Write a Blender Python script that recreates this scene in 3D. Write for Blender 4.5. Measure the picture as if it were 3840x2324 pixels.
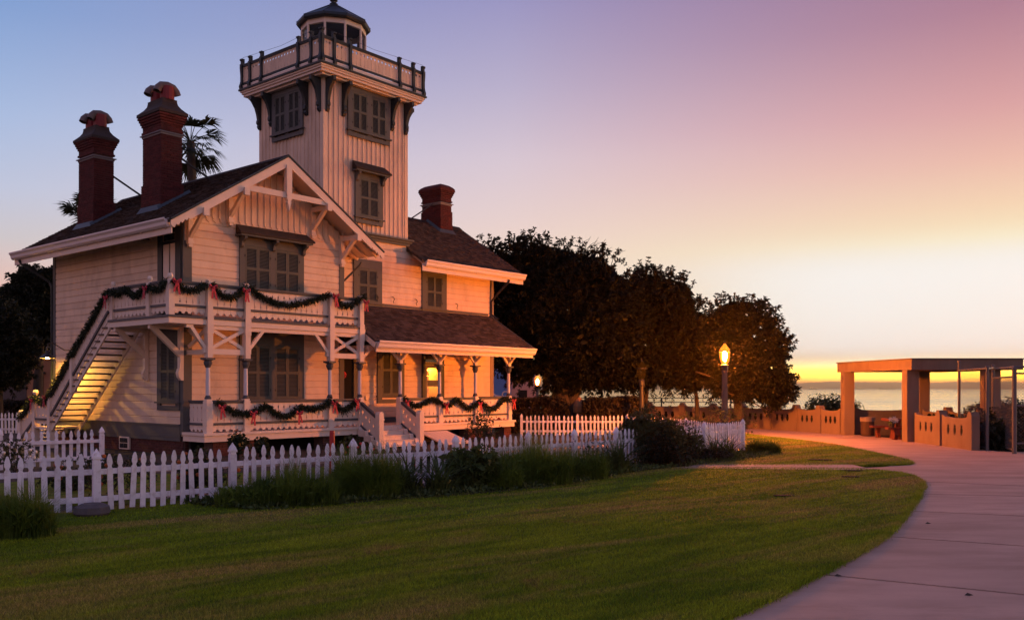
import bpy, math, random
import numpy as np
from mathutils import Vector, Matrix
from mathutils.geometry import tessellate_polygon

random.seed(7)
rng = np.random.default_rng(11)
for o in list(bpy.data.objects):
    bpy.data.objects.remove(o)
S = bpy.context.scene
COL = S.collection
PI = math.pi
def R(d): return math.radians(d)
def s2l(c):
    r = []
    for x in c[:3]:
        x = x / 255.0
        r.append(x / 12.92 if x <= 0.04045 else ((x + 0.055) / 1.055) ** 2.4)
    return tuple(r) + (1.0,)

# ------------------------------------------------------------------ camera
cam = bpy.data.cameras.new('camera')
cam.sensor_width = 36.0
cam.lens = 31.54
cam.shift_y = 290 / 3840.0
cam.clip_start = 0.1
cam.clip_end = 120000
camo = bpy.data.objects.new('camera', cam)
COL.objects.link(camo)
camo.location = (0, 0, 2.0)
camo.rotation_euler = (R(90), 0, 0)
S.camera = camo

# ------------------------------------------------------------------ world: dusk sky
SUN_AZ = 50.0        # degrees to the right of the view axis (+Y)
W = bpy.data.worlds.new('World')
S.world = W
W.use_nodes = True
nt = W.node_tree
nt.nodes.clear()
def N(t, **k):
    n = nt.nodes.new(t)
    for a, b in k.items():
        setattr(n, a, b)
    return n
def M(op, a, b=None, clamp=False):
    n = N('ShaderNodeMath', operation=op, use_clamp=clamp)
    for i, x in enumerate((a, b)):
        if x is None: continue
        if isinstance(x, (int, float)): n.inputs[i].default_value = x
        else: nt.links.new(x, n.inputs[i])
    return n.outputs[0]
def MR(x, a, b, c=0.0, d=1.0, smooth=False):
    n = N('ShaderNodeMapRange')
    n.interpolation_type = 'SMOOTHSTEP' if smooth else 'LINEAR'
    nt.links.new(x, n.inputs[0])
    for i, v in enumerate((a, b, c, d)): n.inputs[1 + i].default_value = v
    return n.outputs[0]
def MIX(f, a, b, typ='MIX'):
    n = N('ShaderNodeMix', data_type='RGBA', blend_type=typ)
    if isinstance(f, (int, float)): n.inputs[0].default_value = f
    else: nt.links.new(f, n.inputs[0])
    for i, x in ((6, a), (7, b)):
        if isinstance(x, tuple): n.inputs[i].default_value = x
        else: nt.links.new(x, n.inputs[i])
    return n.outputs[2]
tc = N('ShaderNodeTexCoord')
nrm = N('ShaderNodeVectorMath', operation='NORMALIZE')
nt.links.new(tc.outputs['Generated'], nrm.inputs[0])
sep = N('ShaderNodeSeparateXYZ')
nt.links.new(nrm.outputs[0], sep.inputs[0])
x_, y_, z_ = sep.outputs
el = M('MULTIPLY', M('ARCSINE', z_), 2 / PI)
elf = M('SQRT', M('MAXIMUM', el, 0.0))
sx, sy = math.sin(R(SUN_AZ)), math.cos(R(SUN_AZ))
hl = M('SQRT', M('MAXIMUM', M('ADD', M('MULTIPLY', x_, x_), M('MULTIPLY', y_, y_)), 1e-6))
cz = M('DIVIDE', M('ADD', M('MULTIPLY', x_, sx), M('MULTIPLY', y_, sy)), hl)
def ramp(stops):
    n = N('ShaderNodeValToRGB')
    nt.links.new(elf, n.inputs[0])
    e = n.color_ramp.elements
    while len(e) > 1: e.remove(e[-1])
    for i, (deg, c) in enumerate(stops):
        p = math.sqrt(deg / 90.0)
        q = e[0] if i == 0 else e.new(p)
        q.position = p
        q.color = s2l(c)
    return n.outputs[0]
r_core = ramp([(0, (255, 120, 5)), (1.5, (255, 165, 30)), (3.5, (255, 215, 130)), (6, (255, 232, 185)), (9, (252, 220, 170)), (13, (240, 185, 152)), (20, (200, 142, 150)), (45, (104, 90, 134)), (90, (75, 80, 130))])
r_sun = ramp([(0, (255, 135, 12)), (0.35, (255, 160, 12)), (0.7, (255, 188, 24)), (1.05, (253, 210, 70)), (1.5, (248, 228, 160)), (2.2, (242, 237, 216)),
              (4.2, (240, 238, 232)), (7.0, (241, 238, 228)), (8.4, (247, 234, 198)), (10.2, (244, 213, 182)), (12.6, (235, 188, 173)), (15.5, (217, 162, 164)),
              (20.5, (176, 128, 148)), (27, (140, 104, 138)), (45, (100, 88, 135)), (90, (75, 80, 130))])
r_mid = ramp([(0, (252, 175, 85)), (2, (252, 200, 110)), (4.5, (250, 222, 170)), (7.5, (246, 220, 200)), (10.2, (234, 211, 208)),
              (14.2, (216, 200, 213)), (18.5, (185, 176, 205)), (23.3, (154, 150, 195)), (32, (124, 122, 176)), (90, (78, 88, 145))])
r_left = ramp([(0, (222, 150, 125)), (3.0, (236, 180, 158)), (6.0, (233, 196, 188)), (8.2, (207, 201, 206)), (11, (192, 200, 224)),
               (15, (168, 189, 226)), (20.5, (130, 161, 212)), (28, (108, 140, 198)), (90, (80, 98, 158))])
r_side = ramp([(0, (228, 152, 130)), (6, (240, 172, 152)), (12, (222, 170, 170)), (24, (168, 158, 198)), (45, (120, 122, 178)), (90, (92, 102, 158))])
r_back = ramp([(0, (176, 134, 140)), (7, (206, 154, 156)), (15, (188, 158, 178)), (30, (145, 142, 190)), (90, (92, 102, 158))])
c = MIX(MR(cz, -1, -0.4), r_back, r_side)
c = MIX(MR(cz, -0.4, 0.17), c, r_left)
c = MIX(MR(cz, 0.17, 0.64), c, r_mid)
c = MIX(MR(cz, 0.64, 0.93), c, r_sun)
c = MIX(MR(cz, 0.945, 0.995), c, r_core)
# pale wash of light above the horizon, widening low down
eld = M('MULTIPLY', el, 90.0)
wash = M('MULTIPLY', MR(cz, 0.745, 0.88, smooth=True), M('MULTIPLY', MR(eld, 1.0, 2.6, smooth=True), MR(eld, 6.0, 9.5, 1.0, 0.0, smooth=True)))
c = MIX(wash, c, (0.94, 0.93, 0.91, 1.0))
bg = N('ShaderNodeBackground')
bg.inputs['Strength'].default_value = 1.0
band = M('MULTIPLY', M('MULTIPLY', M('POWER', MR(eld, 0.2, 2.2, 1.0, 0.0, smooth=True), 2.0), 11.0), MR(cz, 0.7, 0.92, smooth=True))
bs = N('ShaderNodeVectorMath', operation='SCALE')
nt.links.new(c, bs.inputs[0]); nt.links.new(M('ADD', band, 1.0), bs.inputs['Scale'])
nt.links.new(bs.outputs[0], bg.inputs['Color'])
sky = N('ShaderNodeTexSky', sky_type='NISHITA')
sky.sun_disc = False
sky.sun_elevation = R(1.0)
sky.sun_rotation = R(SUN_AZ)
bg2 = N('ShaderNodeBackground')
bg2.inputs['Strength'].default_value = 0.01
nt.links.new(sky.outputs[0], bg2.inputs['Color'])
ads = N('ShaderNodeAddShader')
nt.links.new(bg.outputs[0], ads.inputs[0])
nt.links.new(bg2.outputs[0], ads.inputs[1])
out = N('ShaderNodeOutputWorld')
nt.links.new(ads.outputs[0], out.inputs['Surface'])

sun = bpy.data.lights.new('sun', 'SUN')
sun.energy = 1.7
sun.angle = R(12)
sun.color = (1.0, 0.52, 0.26)
suno = bpy.data.objects.new('sun', sun)
COL.objects.link(suno)
sa, se = R(58), R(3.0)
sd_ = Vector((math.sin(sa) * math.cos(se), math.cos(sa) * math.cos(se), math.sin(se)))
suno.rotation_euler = sd_.to_track_quat('Z', 'Y').to_euler()
suno.location = (60, 60, 30)

S.view_settings.view_transform = 'Standard'
S.view_settings.look = 'None'
S.view_settings.exposure = 0.0
S.view_settings.gamma = 1.0
S.view_settings.use_curve_mapping = False
S.render.engine = 'CYCLES'

# ------------------------------------------------------------------ materials
def mat(name, col, rough=0.7, var=0.12, scale=5.0, bump=0.0, bscale=40.0, rand=0.08, spec=0.3, stain=None, stain_scale=1.2, stain_amt=0.5, metal=0.0, stretch=None):
    m = bpy.data.materials.new(name)
    m.use_nodes = True
    t = m.node_tree
    b = t.nodes['Principled BSDF']
    b.inputs['Roughness'].default_value = rough
    b.inputs['Specular IOR Level'].default_value = spec
    b.inputs['Metallic'].default_value = metal
    L = t.links.new
    co = t.nodes.new('ShaderNodeTexCoord').outputs['Object']
    geo = t.nodes.new('ShaderNodeNewGeometry').outputs['Position']
    src = geo
    if stretch:
        mp = t.nodes.new('ShaderNodeMapping')
        mp.inputs['Scale'].default_value = stretch
        L(geo, mp.inputs[0]); src = mp.outputs[0]
    no = t.nodes.new('ShaderNodeTexNoise')
    no.inputs['Scale'].default_value = scale
    no.inputs['Detail'].default_value = 5
    L(src, no.inputs[0])
    oi = t.nodes.new('ShaderNodeObjectInfo')
    a = t.nodes.new('ShaderNodeMath'); a.operation = 'MULTIPLY_ADD'
    L(no.outputs['Fac'], a.inputs[0]); a.inputs[1].default_value = 2.2 * var; a.inputs[2].default_value = 1 - 1.1 * var - rand / 2
    d = t.nodes.new('ShaderNodeMath'); d.operation = 'MULTIPLY_ADD'
    isl = t.nodes.new('ShaderNodeMath'); isl.operation = 'ADD'; L(oi.outputs['Random'], isl.inputs[0]); L(t.nodes.new('ShaderNodeNewGeometry').outputs['Random Per Island'], isl.inputs[1])
    isf = t.nodes.new('ShaderNodeMath'); isf.operation = 'FRACT'; L(isl.outputs[0], isf.inputs[0]); L(isf.outputs[0], d.inputs[0]); d.inputs[1].default_value = rand; L(a.outputs[0], d.inputs[2])
    mx = t.nodes.new('ShaderNodeVectorMath'); mx.operation = 'SCALE'
    mx.inputs[0].default_value = col[:3]
    L(d.outputs[0], mx.inputs['Scale'])
    cout = mx.outputs[0]
    if stain:
        n2 = t.nodes.new('ShaderNodeTexNoise')
        n2.inputs['Scale'].default_value = stain_scale; n2.inputs['Detail'].default_value = 7; n2.inputs['Roughness'].default_value = 0.7
        L(src, n2.inputs[0])
        mr = t.nodes.new('ShaderNodeMapRange'); L(n2.outputs['Fac'], mr.inputs[0])
        mr.inputs[1].default_value = 0.5; mr.inputs[2].default_value = 0.72; mr.inputs[4].default_value = stain_amt
        mm = t.nodes.new('ShaderNodeMix'); mm.data_type = 'RGBA'
        L(mr.outputs[0], mm.inputs[0]); L(cout, mm.inputs[6]); mm.inputs[7].default_value = tuple(stain[:3]) + (1,)
        cout = mm.outputs[2]
    L(cout, b.inputs['Base Color'])
    if bump:
        n3 = t.nodes.new('ShaderNodeTexNoise'); n3.inputs['Scale'].default_value = bscale; n3.inputs['Detail'].default_value = 4
        L(src, n3.inputs[0])
        bp = t.nodes.new('ShaderNodeBump'); bp.inputs['Strength'].default_value = bump; bp.inputs['Distance'].default_value = 0.02
        L(n3.outputs['Fac'], bp.inputs['Height']); L(bp.outputs[0], b.inputs['Normal'])
    return m
def emit(name, col, strength):
    m = bpy.data.materials.new(name); m.use_nodes = True
    b = m.node_tree.nodes['Principled BSDF']
    b.inputs['Base Color'].default_value = tuple(col) + (1,)
    b.inputs['Emission Color'].default_value = tuple(col) + (1,)
    b.inputs['Emission Strength'].default_value = strength
    return m
def leafmat(name, col, col2, trans=0.25, scale=0.8, rough=0.55):
    m = bpy.data.materials.new(name); m.use_nodes = True
    t = m.node_tree; L = t.links.new
    b = t.nodes['Principled BSDF']
    b.inputs['Roughness'].default_value = rough
    b.inputs['Specular IOR Level'].default_value = 0.25
    geo = t.nodes.new('ShaderNodeNewGeometry').outputs
    no = t.nodes.new('ShaderNodeTexNoise'); no.inputs['Scale'].default_value = scale; no.inputs['Detail'].default_value = 6; no.inputs['Roughness'].default_value = 0.7
    L(geo['Position'], no.inputs[0])
    mr = t.nodes.new('ShaderNodeMapRange'); L(no.outputs['Fac'], mr.inputs[0]); mr.inputs[1].default_value = 0.36; mr.inputs[2].default_value = 0.66
    mm = t.nodes.new('ShaderNodeMix'); mm.data_type = 'RGBA'
    L(mr.outputs[0], mm.inputs[0]); mm.inputs[6].default_value = tuple(col) + (1,); mm.inputs[7].default_value = tuple(col2) + (1,)
    L(mm.outputs[2], b.inputs['Base Color'])
    tr = t.nodes.new('ShaderNodeBsdfTranslucent'); L(mm.outputs[2], tr.inputs['Color'])
    ms = t.nodes.new('ShaderNodeMixShader'); ms.inputs[0].default_value = trans
    L(b.outputs[0], ms.inputs[1]); L(tr.outputs[0], ms.inputs[2])
    L(ms.outputs[0], t.nodes['Material Output'].inputs['Surface'])
    return m
def glassmat(name, tint=(0.8, 0.85, 0.9), refl=0.16):
    m = bpy.data.materials.new(name); m.use_nodes = True
    t = m.node_tree; L = t.links.new
    t.nodes.remove(t.nodes['Principled BSDF'])
    tr = t.nodes.new('ShaderNodeBsdfTransparent'); tr.inputs[0].default_value = tuple(tint) + (1,)
    gl = t.nodes.new('ShaderNodeBsdfGlossy'); gl.inputs['Roughness'].default_value = 0.04; gl.inputs[0].default_value = (0.9, 0.95, 1, 1)
    fr = t.nodes.new('ShaderNodeLayerWeight'); fr.inputs[0].default_value = refl
    ms = t.nodes.new('ShaderNodeMixShader')
    L(fr.outputs['Fresnel'], ms.inputs[0]); L(tr.outputs[0], ms.inputs[1]); L(gl.outputs[0], ms.inputs[2])
    L(ms.outputs[0], t.nodes['Material Output'].inputs['Surface'])
    return m

cream = mat('cream_paint', (0.74, 0.555, 0.40), 0.6, 0.14, 3, 0.08, 60, 0.13, stain=(0.42, 0.29, 0.20), stain_amt=0.6, stretch=(1, 1, 0.5))
trimw = mat('pale_trim_paint', (0.76, 0.61, 0.49), 0.55, 0.08, 4, 0.05, 50, 0.05)
white = mat('white_paint', (0.72, 0.69, 0.74), 0.55, 0.14, 6, 0.06, 60, 0.22, stain=(0.34, 0.26, 0.22), stain_scale=9, stain_amt=0.6)
gutterw = mat('gutter_paint', (0.74, 0.64, 0.60), 0.45, 0.05, 3)
greyg = mat('grey_green_paint', (0.095, 0.095, 0.09), 0.6, 0.12, 5, 0.05, 60, 0.05)
shutm = mat('shutter_paint', (0.085, 0.088, 0.075), 0.6, 0.12, 5, 0.0, 60, 0.05)
darkg = mat('dark_green_paint', (0.028, 0.036, 0.038), 0.5, 0.2, 6)
railg = mat('slate_rail_paint', (0.075, 0.078, 0.085), 0.5, 0.12, 6)
tanp = mat('tan_trim', (0.26, 0.20, 0.14), 0.6, 0.12, 5)
shing = mat('wood_shingle', (0.066, 0.046, 0.036), 0.9, 0.35, 9, 0.3, 50, 0.95, 0.15, stain=(0.045, 0.035, 0.03), stain_scale=2.5, stain_amt=0.7)
shing2 = mat('porch_shingle', (0.072, 0.053, 0.048), 0.9, 0.35, 7, 0.3, 50, 1.0, 0.15, stain=(0.05, 0.042, 0.042), stain_scale=3, stain_amt=0.7)
brickm = mat('red_brick', (0.095, 0.022, 0.019), 0.85, 0.3, 12, 0.25, 60, 0.45, 0.2, stain=(0.07, 0.03, 0.028), stain_scale=3, stain_amt=0.7)
mortar = mat('mortar', (0.13, 0.085, 0.075), 0.9, 0.2, 10)
brickd = mat('foundation_brick', (0.10, 0.036, 0.03), 0.85, 0.3, 9, 0.2, 60, 0.4, 0.2, stain=(0.05, 0.025, 0.022), stain_scale=2, stain_amt=0.7)
capst = mat('chimney_cap_render', (0.05, 0.036, 0.03), 0.85, 0.25, 5, 0.25, 30, stain=(0.03, 0.022, 0.02), stain_scale=2)
potred = mat('red_flue_paint', (0.20, 0.018, 0.02), 0.45, 0.15, 8)
potcap = mat('pale_hood_metal', (0.15, 0.105, 0.085), 0.5, 0.2, 6, stain=(0.08, 0.05, 0.035), stain_scale=4)
lead = mat('blue_grey_flashing', (0.055, 0.072, 0.082), 0.5, 0.15, 5)
slate = mat('band_flashing', (0.22, 0.19, 0.2), 0.6, 0.15, 5)
iron = mat('dark_iron', (0.03, 0.028, 0.03), 0.5, 0.1, 6)
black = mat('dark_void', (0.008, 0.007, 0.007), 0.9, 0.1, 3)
glass = glassmat('lantern_glass')
wglass = mat('window_glass', (0.02, 0.022, 0.028), 0.06, 0.0, 1, spec=0.6)
mirror = mat('glow_tinted_glass', (0.80, 0.62, 0.42), 0.10, 0.02, 1, spec=0.8, metal=0.75)  # warmth of the sunset reflection put into the glass colour
conc = mat('pale_concrete', (0.42, 0.285, 0.225), 0.8, 0.4, 1.1, 0.25, 120, 0.16, 0.3, stain=(0.27, 0.17, 0.13), stain_scale=0.8, stain_amt=0.75, stretch=(0.5, 1.4, 1))
stucco = mat('buff_stucco', (0.21, 0.145, 0.105), 0.9, 0.18, 2.5, 0.3, 70, 0.05, 0.15, stain=(0.15, 0.08, 0.05), stain_scale=1.6, stain_amt=0.6, stretch=(1, 1, 0.35))
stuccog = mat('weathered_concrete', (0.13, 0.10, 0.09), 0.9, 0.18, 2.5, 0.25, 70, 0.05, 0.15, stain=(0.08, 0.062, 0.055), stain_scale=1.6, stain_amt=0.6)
redc = mat('red_painted_concrete', (0.13, 0.032, 0.022), 0.6, 0.15, 6)
galv = mat('galvanised_steel', (0.13, 0.11, 0.105), 0.6, 0.15, 8, metal=0.2)
soil = mat('bare_soil', (0.045, 0.034, 0.024), 0.95, 0.4, 2, 0.5, 20)
ribbonm = mat('red_gingham_ribbon', (0.42, 0.035, 0.055), 0.6, 0.35, 40, rand=0.2)
bark = mat('tree_bark', (0.055, 0.04, 0.03), 0.9, 0.4, 6, 0.6, 25)
cutwood = mat('pale_bare_wood', (0.32, 0.17, 0.08), 0.8, 0.35, 5, 0.4, 20)
stonem = mat('grey_stone', (0.11, 0.092, 0.088), 0.9, 0.3, 8, 0.4, 25)

garl = leafmat('garland_greenery', (0.014, 0.022, 0.010), (0.035, 0.045, 0.018), 0.15, 14)
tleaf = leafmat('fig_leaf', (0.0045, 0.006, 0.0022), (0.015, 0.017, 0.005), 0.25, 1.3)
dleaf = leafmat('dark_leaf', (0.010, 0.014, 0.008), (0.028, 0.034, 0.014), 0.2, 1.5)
palml = leafmat('palm_leaf', (0.018, 0.026, 0.010), (0.05, 0.055, 0.02), 0.25, 2)
hedgel = leafmat('hedge_leaf', (0.016, 0.013, 0.007), (0.045, 0.032, 0.014), 0.15, 2.5)
clump = leafmat('tall_grass', (0.035, 0.075, 0.010), (0.16, 0.23, 0.03), 0.35, 1.6)
strap = leafmat('strap_leaf', (0.03, 0.055, 0.016), (0.11, 0.15, 0.04), 0.25, 3)
rosel = leafmat('rose_leaf', (0.02, 0.03, 0.012), (0.05, 0.06, 0.022), 0.25, 5)
bushl = leafmat('bush_leaf', (0.028, 0.038, 0.014), (0.10, 0.115, 0.045), 0.25, 2.5)
redfl = mat('red_petals', (0.45, 0.03, 0.03), 0.6, 0.2, 30)
orfl = mat('orange_petals', (0.40, 0.10, 0.02), 0.6, 0.2, 30)
whfl = mat('white_petals', (0.80, 0.72, 0.62), 0.6, 0.1, 30)
lampbulb = emit('lamp_bulb', (1.0, 0.24, 0.02), 12000.0)
lampbulb2 = emit('far_lamp_bulb', (1.0, 0.27, 0.03), 1500.0)
def globemat(name, glow):
    m = bpy.data.materials.new(name); m.use_nodes = True
    t = m.node_tree; L = t.links.new; t.nodes.remove(t.nodes['Principled BSDF'])
    tr = t.nodes.new('ShaderNodeBsdfTransparent'); tr.inputs[0].default_value = (0.95, 0.9, 0.85, 1)
    em = t.nodes.new('ShaderNodeEmission'); em.inputs[0].default_value = (1.0, 0.24, 0.02, 1); em.inputs[1].default_value = glow
    ad = t.nodes.new('ShaderNodeAddShader'); L(tr.outputs[0], ad.inputs[0]); L(em.outputs[0], ad.inputs[1])
    L(ad.outputs[0], t.nodes['Material Output'].inputs['Surface'])
    return m
lampglow = globemat('lamp_globe_glass', 0.9)
lampglow2 = globemat('far_lamp_globe_glass', 0.8)
bulb = emit('barn_lamp_bulb', (1.0, 0.50, 0.06), 2600.0)

def lawn_material(name, blade):
    m = bpy.data.materials.new(name); m.use_nodes = True
    t = m.node_tree; L = t.links.new
    b = t.nodes['Principled BSDF']; b.inputs['Roughness'].default_value = 0.8; b.inputs['Specular IOR Level'].default_value = 0.1
    pos = t.nodes.new('ShaderNodeNewGeometry').outputs['Position']
    mp = t.nodes.new('ShaderNodeMapping'); mp.vector_type = 'TEXTURE'; mp.inputs['Rotation'].default_value = (0, 0, R(40)); mp.inputs['Scale'].default_value = (3.2, 0.62, 1.0)
    L(pos, mp.inputs[0])
    def noise(scale, src, det=4, ro=0.6):
        n = t.nodes.new('ShaderNodeTexNoise'); n.inputs['Scale'].default_value = scale; n.inputs['Detail'].default_value = det; n.inputs['Roughness'].default_value = ro
        L(src, n.inputs[0]); n.inputs['Distortion'].default_value = 0.7; return n.outputs['Fac']
    def mr(x, a, c_):
        n = t.nodes.new('ShaderNodeMapRange'); L(x, n.inputs[0]); n.inputs[1].default_value = a; n.inputs[2].default_value = c_; return n.outputs[0]
    def mix(f, a, c_):
        n = t.nodes.new('ShaderNodeMix'); n.data_type = 'RGBA'; L(f, n.inputs[0])
        for i, x in ((6, a), (7, c_)):
            if isinstance(x, tuple): n.inputs[i].default_value = x + (1,)
            else: L(x, n.inputs[i])
        return n.outputs[2]
    g = mix(mr(noise(1.6, mp.outputs[0], 5), 0.38, 0.62), (0.082, 0.170, 0.009), (0.26, 0.35, 0.020))
    g = mix(mr(noise(0.55, mp.outputs[0], 6, 0.7), 0.49, 0.64), g, (0.42, 0.29, 0.10))
    g = mix(mr(noise(0.9, pos, 6, 0.7), 0.58, 0.72), g, (0.30, 0.15, 0.07))
    g = mix(mr(noise(26, pos, 3), 0.35, 0.7), g, (0.14, 0.18, 0.016)) if blade else mix(mr(noise(60, pos, 3), 0.3, 0.7), g, (0.035, 0.05, 0.004))
    if blade:
        rp = t.nodes.new('ShaderNodeMapRange'); L(t.nodes.new('ShaderNodeNewGeometry').outputs['Random Per Island'], rp.inputs[0]); rp.inputs[3].default_value = 0.55; rp.inputs[4].default_value = 1.9
        sc = t.nodes.new('ShaderNodeVectorMath'); sc.operation = 'SCALE'; L(g, sc.inputs[0]); L(rp.outputs[0], sc.inputs['Scale']); g = sc.outputs[0]
    L(g, b.inputs['Base Color'])
    if blade:
        tr = t.nodes.new('ShaderNodeBsdfTranslucent'); L(g, tr.inputs[0])
        ms = t.nodes.new('ShaderNodeMixShader'); ms.inputs[0].default_value = 0.3
        L(b.outputs[0], ms.inputs[1]); L(tr.outputs[0], ms.inputs[2]); L(ms.outputs[0], t.nodes['Material Output'].inputs['Surface'])
    else:
        bp = t.nodes.new('ShaderNodeBump'); bp.inputs['Strength'].default_value = 0.9; bp.inputs['Distance'].default_value = 0.05
        L(noise(35, pos, 5, 0.75), bp.inputs['Height']); L(bp.outputs[0], b.inputs['Normal'])
    return m
lawnm = lawn_material('lawn_turf', False)
bladem = lawn_material('lawn_blades', True)

# ------------------------------------------------------------------ mesh helpers
class MB:
    def __init__(s): s.v = []; s.f = []
    def add(s, vs, fs):
        n = len(s.v); s.v += [tuple(p) for p in vs]; s.f += [tuple(i + n for i in f) for f in fs]; return s
    def box(s, x0, x1, y0, y1, z0, z1):
        return s.add([(x0, y0, z0), (x1, y0, z0), (x1, y1, z0), (x0, y1, z0), (x0, y0, z1), (x1, y0, z1), (x1, y1, z1), (x0, y1, z1)],
                     [(0, 3, 2, 1), (4, 5, 6, 7), (0, 1, 5, 4), (1, 2, 6, 5), (2, 3, 7, 6), (3, 0, 4, 7)])
    def cbox(s, c, d): return s.box(c[0] - d[0] / 2, c[0] + d[0] / 2, c[1] - d[1] / 2, c[1] + d[1] / 2, c[2] - d[2] / 2, c[2] + d[2] / 2)
    def prism(s, poly, fn, d0, d1, holes=None):
        rings = [poly] + (holes or [])
        if holes:
            tri = tessellate_polygon([[Vector((a, b, 0)) for a, b in r] for r in rings])
        else:
            tri = [tuple(range(len(poly)))]
        flat = [p for r in rings for p in r]
        n = len(flat)
        vs = [fn(a, b, d0) for a, b in flat] + [fn(a, b, d1) for a, b in flat]
        fs = [tuple(t) for t in tri] + [tuple(i + n for i in reversed(t)) for t in tri]
        k = 0
        for r in rings:
            m = len(r)
            for i in range(m):
                j = (i + 1) % m
                fs.append((k + i, k + j, k + j + n, k + i + n))
            k += m
        return s.add(vs, fs)
    def beam(s, p, q, w, h, up=(0, 0, 1)):
        p, q, up = Vector(p), Vector(q), Vector(up)
        d = (q - p).normalized()
        r = d.cross(up)
        if r.length < 1e-5: r = d.cross(Vector((0, 1, 0)))
        r.normalize(); u = r.cross(d).normalized()
        r *= w / 2; u *= h / 2
        vs = [p - r - u, p + r - u, p + r + u, p - r + u, q - r - u, q + r - u, q + r + u, q - r + u]
        return s.add(vs, [(0, 1, 2, 3), (7, 6, 5, 4), (0, 4, 5, 1), (1, 5, 6, 2), (2, 6, 7, 3), (3, 7, 4, 0)])
    def tube(s, pts, r, n=6, cap=True):
        pts = [Vector(p) for p in pts]; k = len(pts)
        rs = r if isinstance(r, (list, tuple)) else [r] * k
        vs = []; prev = None
        for i, p in enumerate(pts):
            d = (pts[min(i + 1, k - 1)] - pts[max(i - 1, 0)]).normalized()
            a = d.cross(Vector((0, 0, 1))) if prev is None else prev - d * prev.dot(d)
            if a.length < 1e-4: a = d.cross(Vector((1, 0, 0)))
            a.normalize(); prev = a; b = d.cross(a)
            for j in range(n):
                t = 2 * PI * j / n
                vs.append(p + a * (rs[i] * math.cos(t)) + b * (rs[i] * math.sin(t)))
        fs = []
        for i in range(k - 1):
            for j in range(n):
                l = (j + 1) % n
                fs.append((i * n + j, i * n + l, (i + 1) * n + l, (i + 1) * n + j))
        if cap: fs += [tuple(range(n - 1, -1, -1)), tuple(range((k - 1) * n, k * n))]
        return s.add(vs, fs)
    def lathe(s, prof, c=(0, 0, 0), n=12, cap=True):
        vs = []
        for r, z in prof:
            for j in range(n):
                t = 2 * PI * j / n
                vs.append((c[0] + r * math.cos(t), c[1] + r * math.sin(t), c[2] + z))
        fs = []
        for i in range(len(prof) - 1):
            for j in range(n):
                l = (j + 1) % n
                fs.append((i * n + j, i * n + l, (i + 1) * n + l, (i + 1) * n + j))
        if cap: fs += [tuple(range(n - 1, -1, -1)), tuple(range((len(prof) - 1) * n, len(prof) * n))]
        return s.add(vs, fs)
    def mesh(s, name, m, smooth=False):
        me = bpy.data.meshes.new(name)
        me.from_pydata(s.v, [], s.f)
        me.validate(); me.update()
        if m: me.materials.append(m)
        if smooth:
            for p in me.polygons: p.use_smooth = True
        return me
    def build(s, name, m, parent=None, loc=(0, 0, 0), rotz=0, smooth=False, **props):
        return place(name, s.mesh(name, m, smooth), parent, loc, rotz, **props)
def place(name, me, parent=None, loc=(0, 0, 0), rotz=0, **props):
    o = bpy.data.objects.new(name, me)
    COL.objects.link(o)
    if parent: o.parent = parent
    o.location = loc
    o.rotation_euler = (0, 0, rotz)
    for k, v in props.items(): o[k] = v
    return o
def thing(name, label, cat, loc=(0, 0, 0), rotz=0, group=None):
    o = place(name, None, None, loc, rotz, label=label, category=cat)
    if group: o['group'] = group
    return o
def tag(o, label, cat, group=None):
    o['label'] = label; o['category'] = cat
    if group: o['group'] = group
    return o
XZ = lambda a, b, d: (a, d, b)      # polygon in x,z  depth along y
YZ = lambda a, b, d: (d, a, b)      # polygon in y,z  depth along x
XY = lambda a, b, d: (a, b, d)

def np_mesh(name, V, nv, m, smooth=False):
    """V: (N*nv,3) vertices, consecutive nv make one face"""
    V = np.asarray(V, dtype=np.float32).reshape(-1, 3)
    nf = len(V) // nv
    me = bpy.data.meshes.new(name)
    me.vertices.add(len(V)); me.vertices.foreach_set('co', V.ravel())
    me.loops.add(len(V)); me.loops.foreach_set('vertex_index', np.arange(len(V), dtype=np.int32))
    me.polygons.add(nf); me.polygons.foreach_set('loop_start', np.arange(0, len(V), nv, dtype=np.int32))
    me.update(calc_edges=True)
    me.materials.append(m)
    return me
def unit(a): return a / np.maximum(np.linalg.norm(a, axis=1, keepdims=True), 1e-9)
def leaf_quads(P, D, ln, wd, droop=0.15):
    """rhombic leaves starting at P along D"""
    n = len(P)
    D = unit(D)
    Sd = unit(np.cross(D, rng.normal(size=(n, 3))))
    ln = np.asarray(ln).reshape(-1, 1) * np.ones((n, 1)); wd = np.asarray(wd).reshape(-1, 1) * np.ones((n, 1))
    mid = P + D * ln * 0.5
    tip = P + D * ln; tip[:, 2:3] -= ln * droop
    V = np.stack([P, mid + Sd * wd * 0.5, tip, mid - Sd * wd * 0.5], axis=1)
    return V.reshape(-1, 3)
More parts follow.
